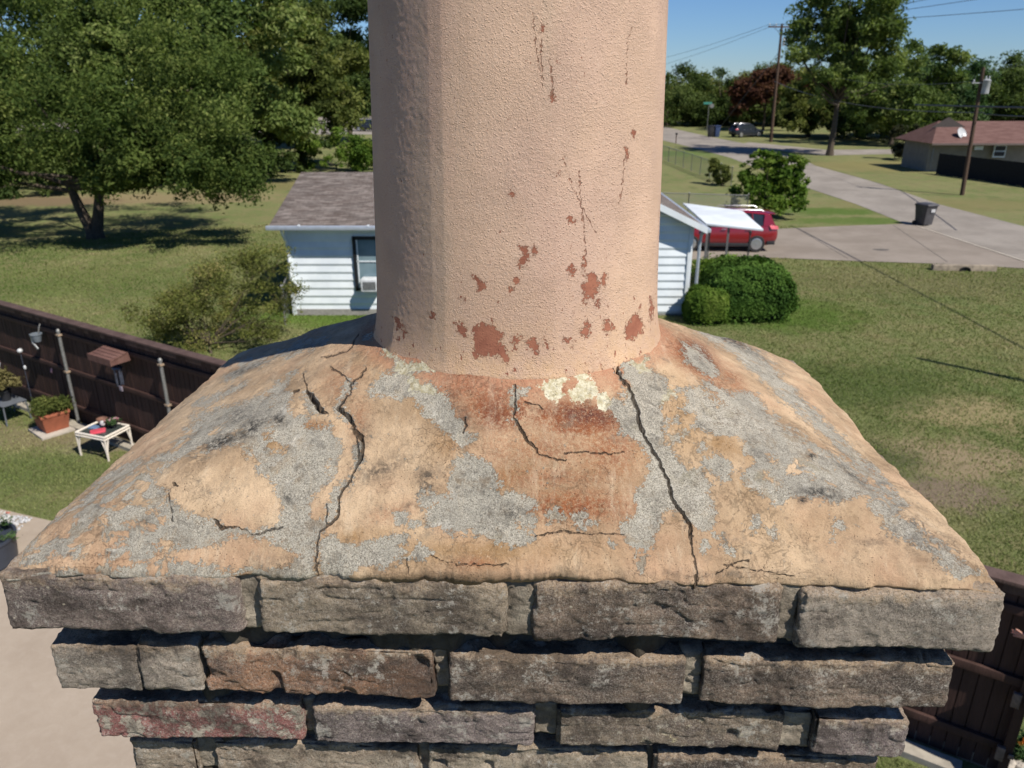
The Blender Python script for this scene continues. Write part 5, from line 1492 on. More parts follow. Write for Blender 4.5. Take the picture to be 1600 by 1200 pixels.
for k, (off, px, py, lab) in enumerate(((-1.55, 1030, 96, 'upper faint overhead cable running left from the crossarm pole'), (-.75, 1030, 112, 'lower faint overhead cable running left from the crossarm pole'))):
    s_ = A1 + Vector((off, 0, 0)); e = AT(px - 120, py + 14, 190)
    wire(lab, s_, e, 1.2, .02, group='cables on the crossarm pole')
wire('guy cable running down from the crossarm pole to the verge', A1 + Vector((0, 0, -3)), G(1118, 208), .05, .03)
Y2 = P2.y
t2 = Vector((top2.x, Y2, top2.z - .2))
wire('single cable leaving the top of the transformer pole to the right', t2, AT(1700, 80, Y2 - 4), .1, .014)
wire('cable from the transformer pole to the crossarm pole', Vector((tx + P2.x - .5, Y2, top2.z - .8)), A1 + Vector((0, 0, -3.2)), 1.3, .014)
wire('communications cable crossing in front of the dark trees at right', Vector((P2.x + .25, Y2 - .1, AT(1520, 178, Y2).z)), AT(1720, 180, Y2 - 16), .1, .035)
wire('long low cable running left from the transformer pole before the trees', Vector((P2.x + .25, Y2 - .1, AT(1520, 176, Y2).z)), A1 + Vector((-.1, 0, -6.2)), .9, .03)
# service drop above the lawn, its shadow crosses driveway and grass
def lift(px, py, z):
    g = G(px, py); kk = z / math.tan(R(SUN_EL))
    return Vector((g.x + kk * math.sin(R(SUN_AZ)), g.y - kk * math.cos(R(SUN_AZ)), z))
wire('service cable sloping over the right lawn towards the near house', lift(1235, 352, 5.9), lift(1640, 566, 6.3), .05, .034)

# ================================================================== CHAIN LINK FENCES
clm = bpy.data.materials.new('chain link mesh'); clm.use_nodes = True
n_, l_ = clm.node_tree.nodes, clm.node_tree.links
tcn = n_.new('ShaderNodeTexCoord'); mpn = n_.new('ShaderNodeMapping'); mpn.inputs['Rotation'].default_value = (0, R(45), 0)
l_.new(tcn.outputs['Object'], mpn.inputs[0]); sp_ = n_.new('ShaderNodeSeparateXYZ'); l_.new(mpn.outputs[0], sp_.inputs[0])
ms_ = []
for ax in (0, 2):
    f1 = n_.new('ShaderNodeMath'); f1.operation = 'PINGPONG'; f1.inputs[1].default_value = .035; l_.new(sp_.outputs[ax], f1.inputs[0])
    f2 = n_.new('ShaderNodeMath'); f2.operation = 'LESS_THAN'; f2.inputs[1].default_value = .0045; l_.new(f1.outputs[0], f2.inputs[0]); ms_.append(f2)
mxm = n_.new('ShaderNodeMath'); mxm.operation = 'MAXIMUM'; l_.new(ms_[0].outputs[0], mxm.inputs[0]); l_.new(ms_[1].outputs[0], mxm.inputs[1])
trn = n_.new('ShaderNodeBsdfTransparent'); mxs = n_.new('ShaderNodeMixShader'); l_.new(mxm.outputs[0], mxs.inputs[0]); l_.new(trn.outputs[0], mxs.inputs[1])
bs_ = n_['Principled BSDF']; bs_.inputs['Base Color'].default_value = (.28, .29, .28, 1); bs_.inputs['Roughness'].default_value = .5
l_.new(bs_.outputs[0], mxs.inputs[2]); l_.new(mxs.outputs[0], n_['Material Output'].inputs[0])
def chainlink(label, a, b, h=1.15, step=2.6):
    a, b = Vector(a), Vector(b); d = b - a; L = d.length; rz = math.atan2(d.y, d.x)
    r = thing('chain_link_fence', label, 'fence', a, rz)
    MB().tube([(0, 0, h), (L, 0, h)], .022, 6).build('top_rail', galv, r)
    MB().quad((0, 0, .04), (L, 0, .04), (L, 0, h), (0, 0, h)).build('mesh', clm, r)
    n = max(1, round(L / step))
    for i in range(n + 1):
        MB().lathe([(.03, 0), (.03, h + .05), (.038, h + .06), (.01, h + .1)], (L * i / n, 0, 0), 8).build('post', galv, r, smooth=True)
chainlink('chain link fence running along the left side of the far road', G(1142, 292), G(1015, 242), 1.3)
chainlink('chain link fence across the lawn behind the carport', G(985, 340), G(1165, 346), 1.35)
chainlink('chain link fence by the left corner of the white house', G(446, 508), G(458, 478), 1.15, 3)
mb = thing('mailbox', 'small dark mailbox on a post at the verge of the far road', 'mailbox', G(1056, 224))
MB().box((0, 0, .5), (.1, .1, 1.0)).build('post', pwm, mb)
MB().box((0, 0, 1.1), (.22, .45, .22)).build('box', blk, mb, bevel=.06)
# green street sign on its pole far off
ss_ = G(1104, 208)
sg = thing('street_sign', 'distant green street name sign with a round sign on one pole', 'sign', ss_)
MB().tube([(0, 0, 0), (0, 0, 4.2)], .04, 6).build('pole', galv, sg)
MB().box((-.2, 0, 4.1), (1.2, .04, .3)).build('name_blade', simple('sign green', (.05, .22, .17), .4), sg)
rd_ = MB(); rd_.loft([[Vector((.42 + .32 * math.cos(k * .785 + .39), y, 3.75 + .32 * math.sin(k * .785 + .39))) for k in range(8)] for y in (-.08, -.05)]); rd_.build('sign_back', galv, sg)
# two bins by the sign
for i, (px, col, lab) in enumerate(((1110, (.02, .02, .024), 'black bin standing at the far road corner'), (1119, (.03, .05, .12), 'blue bin standing at the far road corner, right of the black one'))):
    r_ = thing('wheeled_bin', lab, 'bin', G(px, 214), R(10), 'bins at the far road corner')
    mt_ = simple('bin plastic ' + str(i), col, .5)
    MB().loft([[Vector((x * w, y * w * 1.15, z)) for x, y in ((-1, -1), (1, -1), (1, 1), (-1, 1))] for w, z in ((.28, 0), (.36, 1.35))]).build('body', mt_, r_, bevel=.03)
    MB().box((0, -.02, 1.42), (.8, .9, .12)).build('lid', mt_, r_, bevel=.04)

# ================================================================== BROWN ROOFED HOUSE
t = NT('brown shingles', .95, .12)
bsh = t.fin(t.mix(t.ss(t.noise(1.2, 6, .7, sc3=(1, 3, 3)), .35, .65), (.105, .058, .050), (.145, .085, .074)))
tanw = simple('tan wall', (.20, .185, .155), .85, .1, 2)
bh = thing('brown_roofed_house', 'low tan house with a wide reddish brown hip roof across the road', 'house', (0, 0, 0))
hx0, hx1 = AT(1398, 212, 70.5).x, 66.0
hy0, hy1 = 64.5, 70.0
ez, rz_ = 2.3, 3.85
MB().box(((hx0 + .6 + hx1) / 2, (hy0 + hy1) / 2 + .3, ez / 2), (hx1 - hx0 - .6, hy1 - hy0 - 1.2, ez)).build('wall', tanw, bh)
ex0 = hx0; rx0 = AT(1465, 193, 67.6).x
rf_ = MB()
e_ = [Vector((ex0, hy0 - .5, ez)), Vector((hx1, hy0 - .5, ez)), Vector((hx1, hy1 + .5, ez)), Vector((ex0, hy1 + .5, ez))]
r_ = [Vector((rx0, 67.6, rz_)), Vector((hx1 - 5, 67.6, rz_))]
rf_.poly([e_[0], e_[1], r_[1], r_[0]]).poly([e_[3], e_[0], r_[0]]).poly([e_[2], e_[3], r_[0], r_[1]]).poly([e_[1], e_[2], r_[1]]).poly(e_[::-1])
roofo = rf_.build('roof', bsh, bh)
dg = MB(); q0 = AT(1468, 197, 66)
dg.poly([(rx0 - 1.0, 66.6, rz_ - .45), (rx0 + 1.9, 66.6, rz_ - .45), (rx0 + .4, 66.8, rz_ + .35)]); dg.poly([(rx0 + 1.9, 66.6, rz_ - .45), (rx0 + .4, 66.8, rz_ + .35), (rx0 + .8, 68.2, rz_ + .2)])
dg.build('gablet', simple('gablet', (.04, .033, .03), .9), roofo)
MB().box(((ex0 + hx1) / 2, hy0 - .52, ez - .04), (hx1 - ex0, .04, .14)).build('fascia', simple('fascia', (.11, .085, .075), .7), bh)
fx = AT(1566, 236, 64.6)
fw_ = MB().box((fx.x, 64.95, fx.z - .05), (1.0, .06, .95)).build('window', trim, bh)
MB().box((fx.x, 64.91, fx.z + .18), (.8, .06, .34)).box((fx.x, 64.91, fx.z - .25), (.8, .06, .34)).build('pane', blk, fw_)
fx2 = AT(1534, 228, 64.6); MB().box((fx2.x, 64.95, 1.9), (.7, .06, .3)).build('vent', trim, bh)
for (px, py) in ((1534, 192), (1541, 208)):
    p = AT(px, py + 3, 70 if py < 200 else 66.5); MB().tube([p - Vector((0, 0, .4)), p + Vector((0, 0, .25))], .1, 8).build('roof_vent', blk, bh)
dp = AT(1500, 213, 65.2) + Vector((0, 0, .12))
dish = thing('satellite_dish', 'pale satellite dish mounted on the brown roof', 'satellite dish', dp - Vector((0, 0, .45)), R(25))
dd = MB(); dd.lathe([(.02, 0), (.25, .03), (.42, .09), (.5, .14), (.5, .16), (.42, .11), (.25, .05), (.02, .02)], (0, 0, 0), 18)
rot = Matrix.Rotation(R(62), 3, 'X'); dd.v = [tuple(rot @ Vector(v) + Vector((0, 0, .5))) for v in dd.v]
dd.build('reflector', insm, dish, smooth=True)
MB().tube([(0, .1, 0), (0, .05, .45)], .03, 6).tube([(0, 0, .35), (0, -.55, .55)], .015, 6).build('mast', gm2, dish)
# dark wooden fence in front of it
fA, fB = G(1462, 272), G(1700, 306)
dv = fB - fA
df = thing('dark_fence', 'dark weathered board fence in front of the brown roofed house', 'fence', fA, math.atan2(dv.y, dv.x))
m_ = MB(); L = dv.length; u = 0
while u < L:
    m_.box((u + .07, 0, .80), (.146, .02, 1.60 + rrf.uniform(-.03, .03))); u += .142
m_.build('boards', simple('black stained boards', (.012, .011, .011), .9, .3, 6), df)
for z in (.4, 1.4): MB().box((L / 2, .03, z), (L, .04, .09)).build('rail', simple('fence rail', (.02, .018, .017), .9) if 'fence rail' not in bpy.data.materials else bpy.data.materials['fence rail'], df)
gq = thing('side_fence', 'weathered grey fence panel left of the dark board fence', 'fence', G(1452, 268), R(75))
MB().box((1.2, 0, .9), (2.4, .04, 1.8)).build('boards', simple('grey boards', (.09, .09, .085), .9, .3, 5), gq)
MB().box((0, 0, .95), (.1, .1, 1.9)).build('post', galv, gq)
pd = thing('paved_yard', 'pale paved yard seen over the dark board fence', 'paving', (0, 0, 0))
pd.name = 'yard_paving'
bpy.data.objects.remove(pd)
sheet('yard_paving', [Vector((42, 63, 0)), Vector((66, 56, 0)), Vector((66, 64.8, 0)), Vector((42, 64.8, 0))], .02, simple('pale paving', (.42, .37, .31), .9, .1, 1))
tree('bush', 'grey green bush at the left end of the dark board fence', G(1412, 250), [(0, 0, 1.5, 1.9, 1.6, 1.4, .5)], 6000, .14, leafmat('grey leaves', [(.03, .035, .02), (.06, .065, .035), (.11, .105, .07)]), 77, .05, 5, cat='bush', ncl=16, trunk_h=.5)

# ================================================================== THE YARD BY THE FENCE
terra = simple('terracotta', (.30, .095, .050), .8, .12, 8)
blackp = simple('black pot plastic', (.018, .019, .022), .45, .2, 5)
white = simple('white painted cane', (.62, .56, .48), .6, .12, 30)
def foliage(parent, c, r, n, size, mat, seed, name='foliage', ncl=10, cr=None):
    rs = np.random.RandomState(seed)
    a, b = clumps(c, r, ncl, cr or min(r) * .5, rs, -.4, .3)
    V, F, tn = leaves(a, b, n, size, rs, shell=.1)
    return np_mesh(name, V, F, mat, parent, False, None, {'tint': tn})
# white cane table
c0 = (G(165, 728) + G(128, 708) + G(205, 700) + G(172, 690)) / 4
tb = thing('cane_table', 'white cane side table holding pots and magazines by the brown fence', 'table', c0, fang + R(12))
hw_, hd_, tz_ = .36, .30, .50
f = MB()
for s in (-1, 1):
    f.tube([(-hw_, s * hd_, tz_), (hw_, s * hd_, tz_)], .022, 8).tube([(s * hw_, -hd_, tz_), (s * hw_, hd_, tz_)], .022, 8)
    f.tube([(-hw_ + .01, s * (hd_ + .01), tz_ - .05), (hw_ - .01, s * (hd_ + .01), tz_ - .05)], .018, 8).tube([(s * (hw_ + .01), -hd_, tz_ - .05), (s * (hw_ + .01), hd_, tz_ - .05)], .018, 8)
f.build('frame', white, tb, smooth=True)
MB().box((0, 0, tz_ - .005), (hw_ * 2 - .09, hd_ * 2 - .09, .012)).build('glass_top', simple('dark table glass', (.045, .055, .05), .15, .2, 3), tb)
for sx in (-1, 1):
    for sy in (-1, 1):
        MB().tube([(sx * hw_, sy * (hd_ - .08), tz_ - .03), (sx * (hw_ - .0), sy * (hd_ - .01), .22), (sx * (hw_ - .01), sy * hd_, 0)], .018, 6).tube([(sx * (hw_ - .1), sy * hd_, tz_ - .03), (sx * (hw_ - .02), sy * hd_, .22), (sx * (hw_ - .01), sy * (hd_ - .005), 0)], .018, 6).tube([(sx * hw_, sy * hd_, tz_ - .03), (sx * (hw_ - .01), sy * hd_, .02)], .018, 6).build('leg', white, tb, smooth=True)
Mt = Matrix.Translation(c0) @ Matrix.Rotation(fang + R(12), 4, 'Z')
def ontab(x, y): return Mt @ Vector((x, y, tz_ + .003))
o = MB().box((0, 0, .008), (.26, .20, .015)).box((.03, .01, .019), (.22, .17, .008)); o = o.build('magazine', simple('pink red paper', (.52, .065, .095), .5, .2, 3))
o.location = ontab(.02, -.13); o.rotation_euler = (0, 0, .5); tag(o, 'pinkish red magazine lying on the white cane table', 'magazine')
o = MB().box((0, 0, .008), (.2, .15, .015)).box((.0, .01, .02), (.16, .11, .008)).build('magazine', simple('blue paper', (.12, .18, .28), .5, .3, 5))
o.location = ontab(-.2, .0); o.rotation_euler = (0, 0, -.3); tag(o, 'pale blue magazine at the left side of the white cane table', 'magazine')
pt = thing('flower_pot', 'small brown rimmed pot with a pale front on the white cane table', 'flower pot', ontab(-.10, .12))
MB().lathe([(.06, 0), (.085, .12), (.10, .125), (.10, .16), (.085, .16), (.08, .13)], (0, 0, 0), 16).build('pot', simple('brown glaze', (.20, .11, .08), .4), pt, smooth=True)
MB().blob((.04, -.09, .09), (.05, .03, .06), 10, 8).build('ornament', insm, pt, smooth=True)
pt2 = thing('flower_pot', 'low flowering plant with small pink blooms on the white cane table', 'flower pot', ontab(.15, .14))
MB().lathe([(.05, 0), (.07, .08), (.075, .09), (.05, .09)], (0, 0, 0), 14).build('pot', blackp, pt2, smooth=True)
foliage(pt2, (0, 0, .14), (.13, .12, .07), 260, .035, GREEN_BLUE, 3)
PINKF = leafmat('pink petals', [(.45, .10, .18), (.60, .35, .40), (.7, .6, .6)])
foliage(pt2, (0, 0, .17), (.12, .11, .06), 26, .03, PINKF, 4, 'blooms', 6)
# terracotta planter on a slab
c1 = G(80, 676) + Vector((0, .12, 0))
slab = MB().box((0, 0, .03), (.74, .74, .06)).build('paving_slab', simple('slab', (.36, .32, .27), .9), bevel=.01)
slab.location = c1; slab.rotation_euler = (0, 0, R(-40)); tag(slab, 'square concrete slab under the terracotta planter', 'slab')
pl = thing('terracotta_planter', 'square terracotta planter with a low green shrub on a concrete slab', 'planter', c1 + Vector((0, 0, .06)), R(-40))
MB().loft([[Vector((x * w, y * w, z)) for x, y in ((-1, -1), (1, -1), (1, 1), (-1, 1))] for w, z in ((.22, 0), (.27, .34), (.285, .34), (.285, .40), (.25, .40), (.24, .36))]).build('pot', terra, pl, bevel=.008)
foliage(pl, (0, 0, .50), (.33, .30, .15), 3200, .03, GREEN_OLIVE, 8, ncl=26, cr=.13)
# grey metal table with potted plant
c2 = G(18, 655)
gt = thing('metal_table', 'small grey metal garden table carrying a black potted plant', 'table', c2, fang)
gmt = simple('grey table metal', (.10, .11, .125), .5, .15, 4)
MB().box((0, 0, .44), (.66, .5, .025)).build('top', gmt, gt, bevel=.01)
for sx in (-1, 1):
    for sy in (-1, 1):
        MB().tube([(sx * .24, sy * .18, .44), (sx * .31, sy * .23, .40), (sx * .33, sy * .25, 0)], .016, 8).build('leg', gmt, gt, smooth=True)
pp_ = thing('potted_plant', 'yellow green bushy plant in a black pot on the grey metal table', 'potted plant', c2 + Vector((.0, .0, .455)))
MB().lathe([(.09, 0), (.12, .2), (.135, .2), (.135, .235), (.11, .235), (.105, .2)], (0, 0, 0), 18).build('pot', blackp, pp_, smooth=True)
YEL = leafmat('yellowing leaves', [(.09, .085, .03), (.17, .15, .06), (.27, .23, .11)])
foliage(pp_, (0, 0, .42), (.27, .25, .24), 1500, .045, YEL, 12, ncl=24, cr=.12)
# hanging pot on the fence
hk = FP(0); 
def onfence(px, py, off):
    """point on the plane parallel to the fence, off metres on the yard side, seen at that pixel"""
    o_ = Vector((0, 0, CAM_H)); d_ = G(px, py) - o_; n_ = fn; p0 = FP(0, off)
    return o_ + d_ * ((p0 - o_).dot(n_) / d_.dot(n_))
h0 = onfence(57, 527, .16)
hp = thing('hanging_pot', 'grey bucket shaped pot with pale trailing ribbon hanging on the fence', 'planter', h0, fang)
MB().lathe([(.075, -.09), (.11, .06), (.12, .06), (.12, .08), (.10, .08), (.095, .05)], (0, 0, 0), 16).build('pot', simple('grey pot', (.13, .15, .17), .5), hp, smooth=True)
MB().tube([(.1, .0, .06), (.13, .02, .2), (.09, .08, .28), (.02, .12, .26)], .012, 6).build('hook', galv, hp, smooth=True)
MB().loft([[Vector((-.13, -.06, .05)), Vector((-.07, -.07, .06)), Vector((-.07, -.05, .06)), Vector((-.13, -.04, .05))], [Vector((-.10, -.07, -.12)), Vector((-.04, -.08, -.10)), Vector((-.04, -.06, -.10)), Vector((-.10, -.05, -.12))], [Vector((.02, -.05, -.26)), Vector((.07, -.06, -.22)), Vector((.07, -.04, -.22)), Vector((.02, -.03, -.26))]]).build('ribbon', insm, hp)
# little brown roof shelf on the fence with a hanging chime
h1 = onfence(170, 553, .22)
bx_ = thing('fence_shelf', 'small brown slatted roof shelf fixed high on the fence', 'shelf', h1, fang)
bw = brownwood('shelf wood', (.105, .052, .042), (.15, .082, .066))
for k in range(4):
    MB().box((0, .10 - k * .085, .045 - k * .022), (.74, .078, .03), Matrix.Rotation(R(14), 3, 'X')).build('slat', bw, bx_, bevel=.004)
MB().box((0, -.20, -.06), (.74, .025, .13)).build('front_board', bw, bx_)
for s in (-1, 1): MB().loft([[Vector((s * .36, -.20, -.12)), Vector((s * .36, -.20, .0)), Vector((s * .36, .20, .06)), Vector((s * .36, .20, -.12))], [Vector((s * .34, -.20, -.12)), Vector((s * .34, -.20, .0)), Vector((s * .34, .20, .06)), Vector((s * .34, .20, -.12))]]).build('side_board', bw, bx_)
h2 = onfence(184, 582, .20)
ch = thing('wind_chime', 'dark blue grey wind chime hanging under the brown fence shelf', 'wind chime', h2, fang)
chm = simple('chime metal', (.07, .08, .11), .4, .3, 12, .4)
MB().lathe([(.02, .16), (.09, .12), (.10, .09), (.03, .08)], (0, 0, 0), 12).build('top_plate', chm, ch, smooth=True)
for k in range(5):
    a = k * 1.257
    MB().tube([(.06 * math.cos(a), .06 * math.sin(a), .09), (.06 * math.cos(a), .06 * math.sin(a), -.22 - .04 * (k % 3))], .016, 6).build('tube', chm, ch)
MB().tube([(0, 0, .3), (0, 0, -.28)], .004, 4).build('cord', chm, ch)
MB().box((0, 0, -.33), (.10, .02, .10)).build('wind_sail', simple('pale sail', (.28, .24, .28), .6), ch, bevel=.01)
# stakes
h3 = G(88, 655)
pf = thing('flower_stake', 'pink flower ornament on a thin stake behind the terracotta planter', 'garden ornament', h3 + Vector((0.05, .25, 0)))
MB().tube([(0, 0, 0), (0, 0, .98)], .008, 5).build('stake', simple('pink stake', (.35, .20, .18), .6), pf)
fl = MB()
for k in range(6): fl.blob((.05 * math.cos(k * 1.047), 0.0 + .02 * math.sin(k * 2), 1.02 + .06 * math.sin(k * 1.047)), (.045, .03, .045), 8, 6)
fl.build('petals', simple('pink plastic', (.60, .30, .33), .4), pf, smooth=True)
h4 = onfence(31, 548, .30)
ws = thing('solar_stake', 'thin dark stake with a pale round top in front of the fence at left', 'garden ornament', Vector((h4.x, h4.y, 0)))
MB().tube([(0, 0, 0), (0, 0, h4.z)], .008, 5).build('stake', chm, ws)
MB().blob((0, 0, h4.z), (.055, .055, .05), 12, 8).build('globe', insm, ws, smooth=True)
MB().blob((.02, 0, h4.z - .38), (.03, .03, .05), 8, 6).build('pendant', insm, ws, smooth=True)
h5 = onfence(-4, 564, .45)
pwl = thing('garden_pinwheel', 'white and pink round garden pinwheel at the left edge before the fence', 'garden ornament', Vector((h5.x, h5.y, 0)), fang)
MB().tube([(0, .02, 0), (0, .02, h5.z)], .01, 5).build('stake', galv, pwl)
for k in range(8):
    a = k * math.pi / 4
    MB().loft([[Vector((.03 * math.cos(a + j), y, h5.z + .03 * math.sin(a + j))) for j, y in ((0, -.02), (.5, -.02), (.5, -.01), (0, -.01))], [Vector((.15 * math.cos(a + j), y, h5.z + .15 * math.sin(a + j))) for j, y in ((0, -.04), (.6, -.02), (.6, -.01), (0, -.03))]]).build('vane', insm if k % 2 else bpy.data.materials['pink plastic'], pwl)
# gravel strip and big dark planter
gravel = MB(); rg = random.Random(4)
q = far_edge[0].lerp(far_edge[1], .0)
ga, gb = G(-120, 795), G(48, 812)
for k in range(900):
    u_, v_ = rg.random(), rg.random()
    p = ga.lerp(gb, u_) + Vector((.05, -.55 * v_, .035 + rg.random() * .02)); s_ = rg.uniform(.012, .028)
    gravel.blob(p, (s_, s_ * rg.uniform(.6, 1), s_ * .7), 5, 3)
tag(gravel.build('white_gravel', simple('white gravel', (.42, .42, .42), .8, .4, 30)), 'white gravel strewn along the patio edge behind the dark planter', 'gravel', None, 'stuff')
c3 = G(-20, 884)
bp_ = thing('round_planter', 'large dark round planter of small red and white flowers on the patio', 'planter', Vector((c3.x, c3.y, .03)))
MB().lathe([(.34, 0), (.42, .04), (.46, .42), (.48, .42), (.48, .46), (.44, .46), (.43, .40)], (0, 0, 0), 30).build('pot', simple('dark slate pot', (.030, .036, .050), .45, .15, 4), bp_, smooth=True)
foliage(bp_, (0, 0, .52), (.44, .44, .12), 2600, .032, GREEN_BLUE, 31, ncl=34, cr=.12)
foliage(bp_, (0, .1, .60), (.40, .40, .10), 260, .026, leafmat('white petals', [(.5, .5, .5), (.7, .7, .68)]), 32, 'white_blooms', 20, .07)
foliage(bp_, (0, .1, .66), (.38, .36, .08), 70, .030, leafmat('red petals', [(.45, .05, .03), (.6, .2, .15)]), 33, 'red_blooms', 12, .04)
# orange flowers beyond the fence end
c4 = G(1592, 1178)
ofp = thing('flowering_plant', 'low plant with a single orange bloom beyond the end of the brown fence', 'plant', c4)
foliage(ofp, (.12, -.05, .08), (.32, .25, .09), 900, .03, GREEN_BLUE, 41, ncl=16, cr=.09)
foliage(ofp, (0, -.0, .16), (.05, .05, .03), 26, .028, leafmat('orange petals', [(.55, .14, .03), (.7, .28, .06)]), 42, 'bloom', 4, .03)
edg = MB()
for k in range(7): edg.blob(G(1572, 1185) + Vector((-.05 + k * .13, -.10 - .03 * (k % 3), .04)), (.09, .07, .05), 9, 6, .2, k)
tag(edg.build('edging_stones', simple('edging stones', (.36, .32, .27), .9, .3, 9), smooth=False), 'row of pale edging stones beside the flowering plant', 'stones', None, 'stuff')

# ================================================================== PERSON AT THE GATEWAY (only fingers reach the frame)
def skinmesh(name, verts, edges, radii, mat, parent=None, sub=2, root_i=0):
    me = bpy.data.meshes.new(name); me.from_pydata([tuple(v) for v in verts], edges, []); me.update()
    o = bpy.data.objects.new(name, me); C.objects.link(o)
    m = o.modifiers.new('skin', 'SKIN'); m.use_smooth_shade = True
    for i, r_ in enumerate(radii):
        sv = me.skin_vertices[0].data[i]; sv.radius = (r_, r_) if not isinstance(r_, tuple) else r_; sv.use_root = (i == root_i)
    m2 = o.modifiers.new('sub', 'SUBSURF'); m2.levels = m2.render_levels = sub
    me.materials.append(mat)
    if parent is not None: o.parent = parent
    return o
skin = NT('skin', .55, .4); skin.b.inputs['Subsurface Weight'].default_value = .12
skinm = skin.fin(skin.mix(skin.noise(20, 3), (.42, .20, .145), (.50, .26, .19)))
hand = AT(1598, 992, 5.92)
px0 = Vector((hand.x + .62, hand.y - .32, 0))
def L(x, y, z): return Vector((x, y, z))
W_ = hand - px0           # wrist target in local frame
person_v = [L(0, 0, .98), L(0, 0, 1.15), L(0, 0, 1.36), L(0, 0, 1.46), L(0, 0, 1.53), L(0, 0, 1.66), L(0, -.01, 1.74),          # pelvis..head
            L(-.10, 0, .93), L(-.11, .02, .5), L(-.11, 0, .09), L(-.12, -.13, .04),
            L(.10, 0, .93), L(.12, .0, .5), L(.13, .02, .09), L(.13, -.11, .04),
            L(.18, 0, 1.42), L(.24, .02, 1.13), L(.25, -.06, .88), L(.25, -.08, .80),
            L(-.18, 0, 1.43), L(-.36, .13, 1.58), W_ + L(.11, -.06, -.05), W_ + L(.06, -.03, -.02)]
person_e = [(0, 1), (1, 2), (2, 3), (3, 4), (4, 5), (5, 6), (0, 7), (7, 8), (8, 9), (9, 10), (0, 11), (11, 12), (12, 13), (13, 14), (2, 15), (15, 16), (16, 17), (17, 18), (2, 19), (19, 20), (20, 21), (21, 22)]
person_r = [.14, .125, .135, .06, .058, .09, .07, .088, .058, .042, .035, .088, .058, .042, .035, .058, .044, .03, .032, .058, .042, .028, .034]
fdirs = [(L(-.045, .02, .020), .095), (L(-.05, .03, .004), .105), (L(-.048, .035, -.012), .098), (L(-.042, .035, -.028), .08), (L(-.005, -.01, .045), .07)]
for i, (dv_, ln) in enumerate(fdirs):
    base = W_ + L(.045, -.02, -.015) + dv_ * .75
    d_ = (dv_ + L(-.01, 0, .02 if i < 4 else .03)).normalized()
    n = len(person_v)
    bend = L(0, .45, -.25) * (0.5 if i < 4 else .1)
    p1 = base + d_ * ln * .42; p2 = p1 + (d_ + bend * .5).normalized() * ln * .32; p3 = p2 + (d_ + bend).normalized() * ln * .26
    person_v += [base, p1, p2, p3]; person_e += [(22, n), (n, n + 1), (n + 1, n + 2), (n + 2, n + 3)]; person_r += [.0115, .0100, .0090, .0075]
person = skinmesh('person', person_v, person_e, person_r, skinm)
person.location = px0
tag(person, 'person beyond the end of the brown fence, fingers of one raised hand in view', 'person')
ci = [0, 1, 2, 15, 16, 19, 20]
cl = skinmesh('shirt', [person_v[i] for i in ci], [(0, 1), (1, 2), (2, 3), (3, 4), (2, 5), (5, 6)], [.155, .145, .155, .075, .062, .075, .062], simple('shirt cloth', (.10, .13, .20), .9), person)
ti = [0, 7, 8, 9, 11, 12, 13]
skinmesh('trousers', [person_v[i] for i in ti], [(0, 1), (1, 2), (2, 3), (0, 4), (4, 5), (5, 6)], [.16, .105, .078, .062, .105, .078, .062], simple('trouser cloth', (.05, .05, .06), .9), person)
MB().blob((0, .02, 1.72), (.098, .11, .10), 14, 10).build('hair', simple('dark hair', (.03, .02, .015), .7), person, smooth=True)
fc = MB()
for s in (-1, 1): fc.blob((s * .035, -.085, 1.665), (.014, .010, .009), 8, 6)
fc.build('eyes', insm, person, smooth=True)
MB().blob((0, -.10, 1.64), (.013, .018, .02), 8, 6).build('nose', skinm, person, smooth=True)
MB().blob((0, -.085, 1.605), (.026, .01, .007), 8, 6).build('mouth', simple('lips', (.40, .12, .11), .5), person, smooth=True)

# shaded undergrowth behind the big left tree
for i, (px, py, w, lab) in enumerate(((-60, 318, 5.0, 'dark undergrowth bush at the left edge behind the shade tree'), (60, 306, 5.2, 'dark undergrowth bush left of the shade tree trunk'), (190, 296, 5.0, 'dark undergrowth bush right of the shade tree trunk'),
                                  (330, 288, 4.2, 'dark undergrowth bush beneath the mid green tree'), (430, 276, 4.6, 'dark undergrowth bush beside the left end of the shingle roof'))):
    tree('bush', lab, G(px, py) + Vector((0, 4, 0)), [(0, 0, 1.6, w, 2.2, 1.9, .9)], 9000, .19, GREEN_DARK, 140 + i, .06, 4, 'undergrowth behind the left lawn', cat='bush', ncl=20, trunk_h=.5)

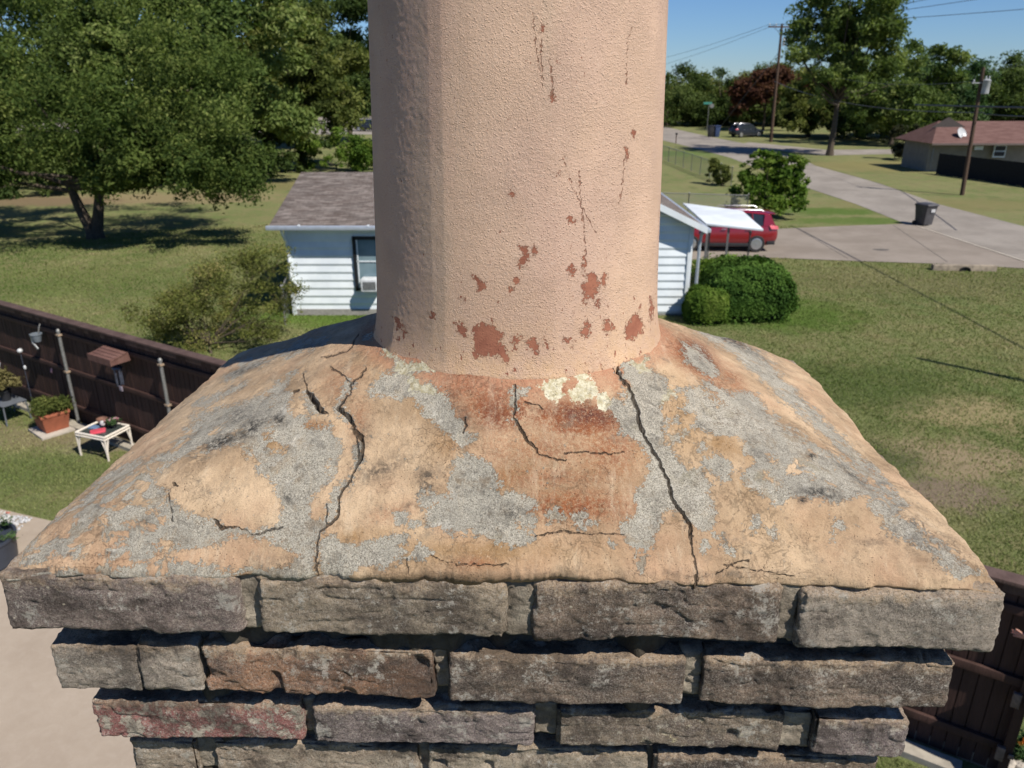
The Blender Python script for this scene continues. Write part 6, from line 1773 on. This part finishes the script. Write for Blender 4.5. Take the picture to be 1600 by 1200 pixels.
# short grass blades standing on the nearer lawns (beyond counting)
def inpoly(P, poly):
    return sdf_poly(P, [(q[0], q[1]) for q in poly]) > -0.02
rs = np.random.RandomState(77)
n = 720000
rad = 6.2 * (42 / 6.2) ** rs.random(n); ang = R(-40) + R(80) * rs.random(n)
P = np.stack([np.sin(ang) * rad, np.cos(ang) * rad], 1)
ok = ~inpoly(P, patio) & ~inpoly(P, d0) & ~inpoly(P, road_pts[:16])
ok &= ~((P[:, 0] > XL - .1) & (P[:, 0] < XR + .1) & (P[:, 1] > YF - .05) & (P[:, 1] < YF + 10))
uu_ = (P[:, 0] - FA.x) * fn.x + (P[:, 1] - FA.y) * fn.y
ok &= ~((uu_ > -.12) & (uu_ < .34) & (P[:, 0] < 5.2))
P = P[ok]; n = len(P); rad = rad[ok]
c3_ = np.c_[P, P[:, 0] * 0]
dens = fbm(c3_ * 1.6, 3, 3)
hgt_ = (0.014 + 0.022 * rs.random(n)) * (1 + .5 * dens) * (rad / 14) ** .35
wd = (0.005 + 0.006 * rs.random(n)) * (rad / 12) ** .8
az = rs.random(n) * 6.283; ln = rs.normal(size=(n, 2)) * .6
a_ = np.stack([np.cos(az) * wd, np.sin(az) * wd, 0 * wd], 1)
b_ = np.c_[P, np.zeros(n)]
tp_ = b_ + np.c_[ln * hgt_[:, None], hgt_]
V = np.stack([b_ - a_, b_ + a_, tp_ + a_ * .35, tp_ - a_ * .35], 1).reshape(-1, 3)
tn = np.clip(.5 + .55 * fbm(c3_ * .45, 3, 9) + .35 * dens + .42 * (rs.random(n) - .5), 0, 1)
for (px, py, rx, ry, col, k) in SPOTS:
    p = G(px, py); w_ = np.exp(-1.1 * (((P[:, 0] - p.x) / rx) ** 2 + ((P[:, 1] - p.y) / ry) ** 2))
    tn = tn + w_ * k * ((.95 if col[0] > col[1] else .12) - tn)
    if col[0] > col[1] * 1.15 and k >= .7: V.reshape(n, 4, 3)[rs.random(n) < w_ * .8 * k, :, 2] -= .2
GB = leafmat('grass blades', [(0.066, 0.112, 0.026), (0.120, 0.164, 0.046), (0.195, 0.212, 0.082), (0.315, 0.280, 0.155)], .25)
tag(np_mesh('grass_blades', V, np.arange(n * 4).reshape(n, 4), GB, None, False, None, {'tint': tn}), 'short mown grass covering the lawns', 'grass', None, 'stuff')
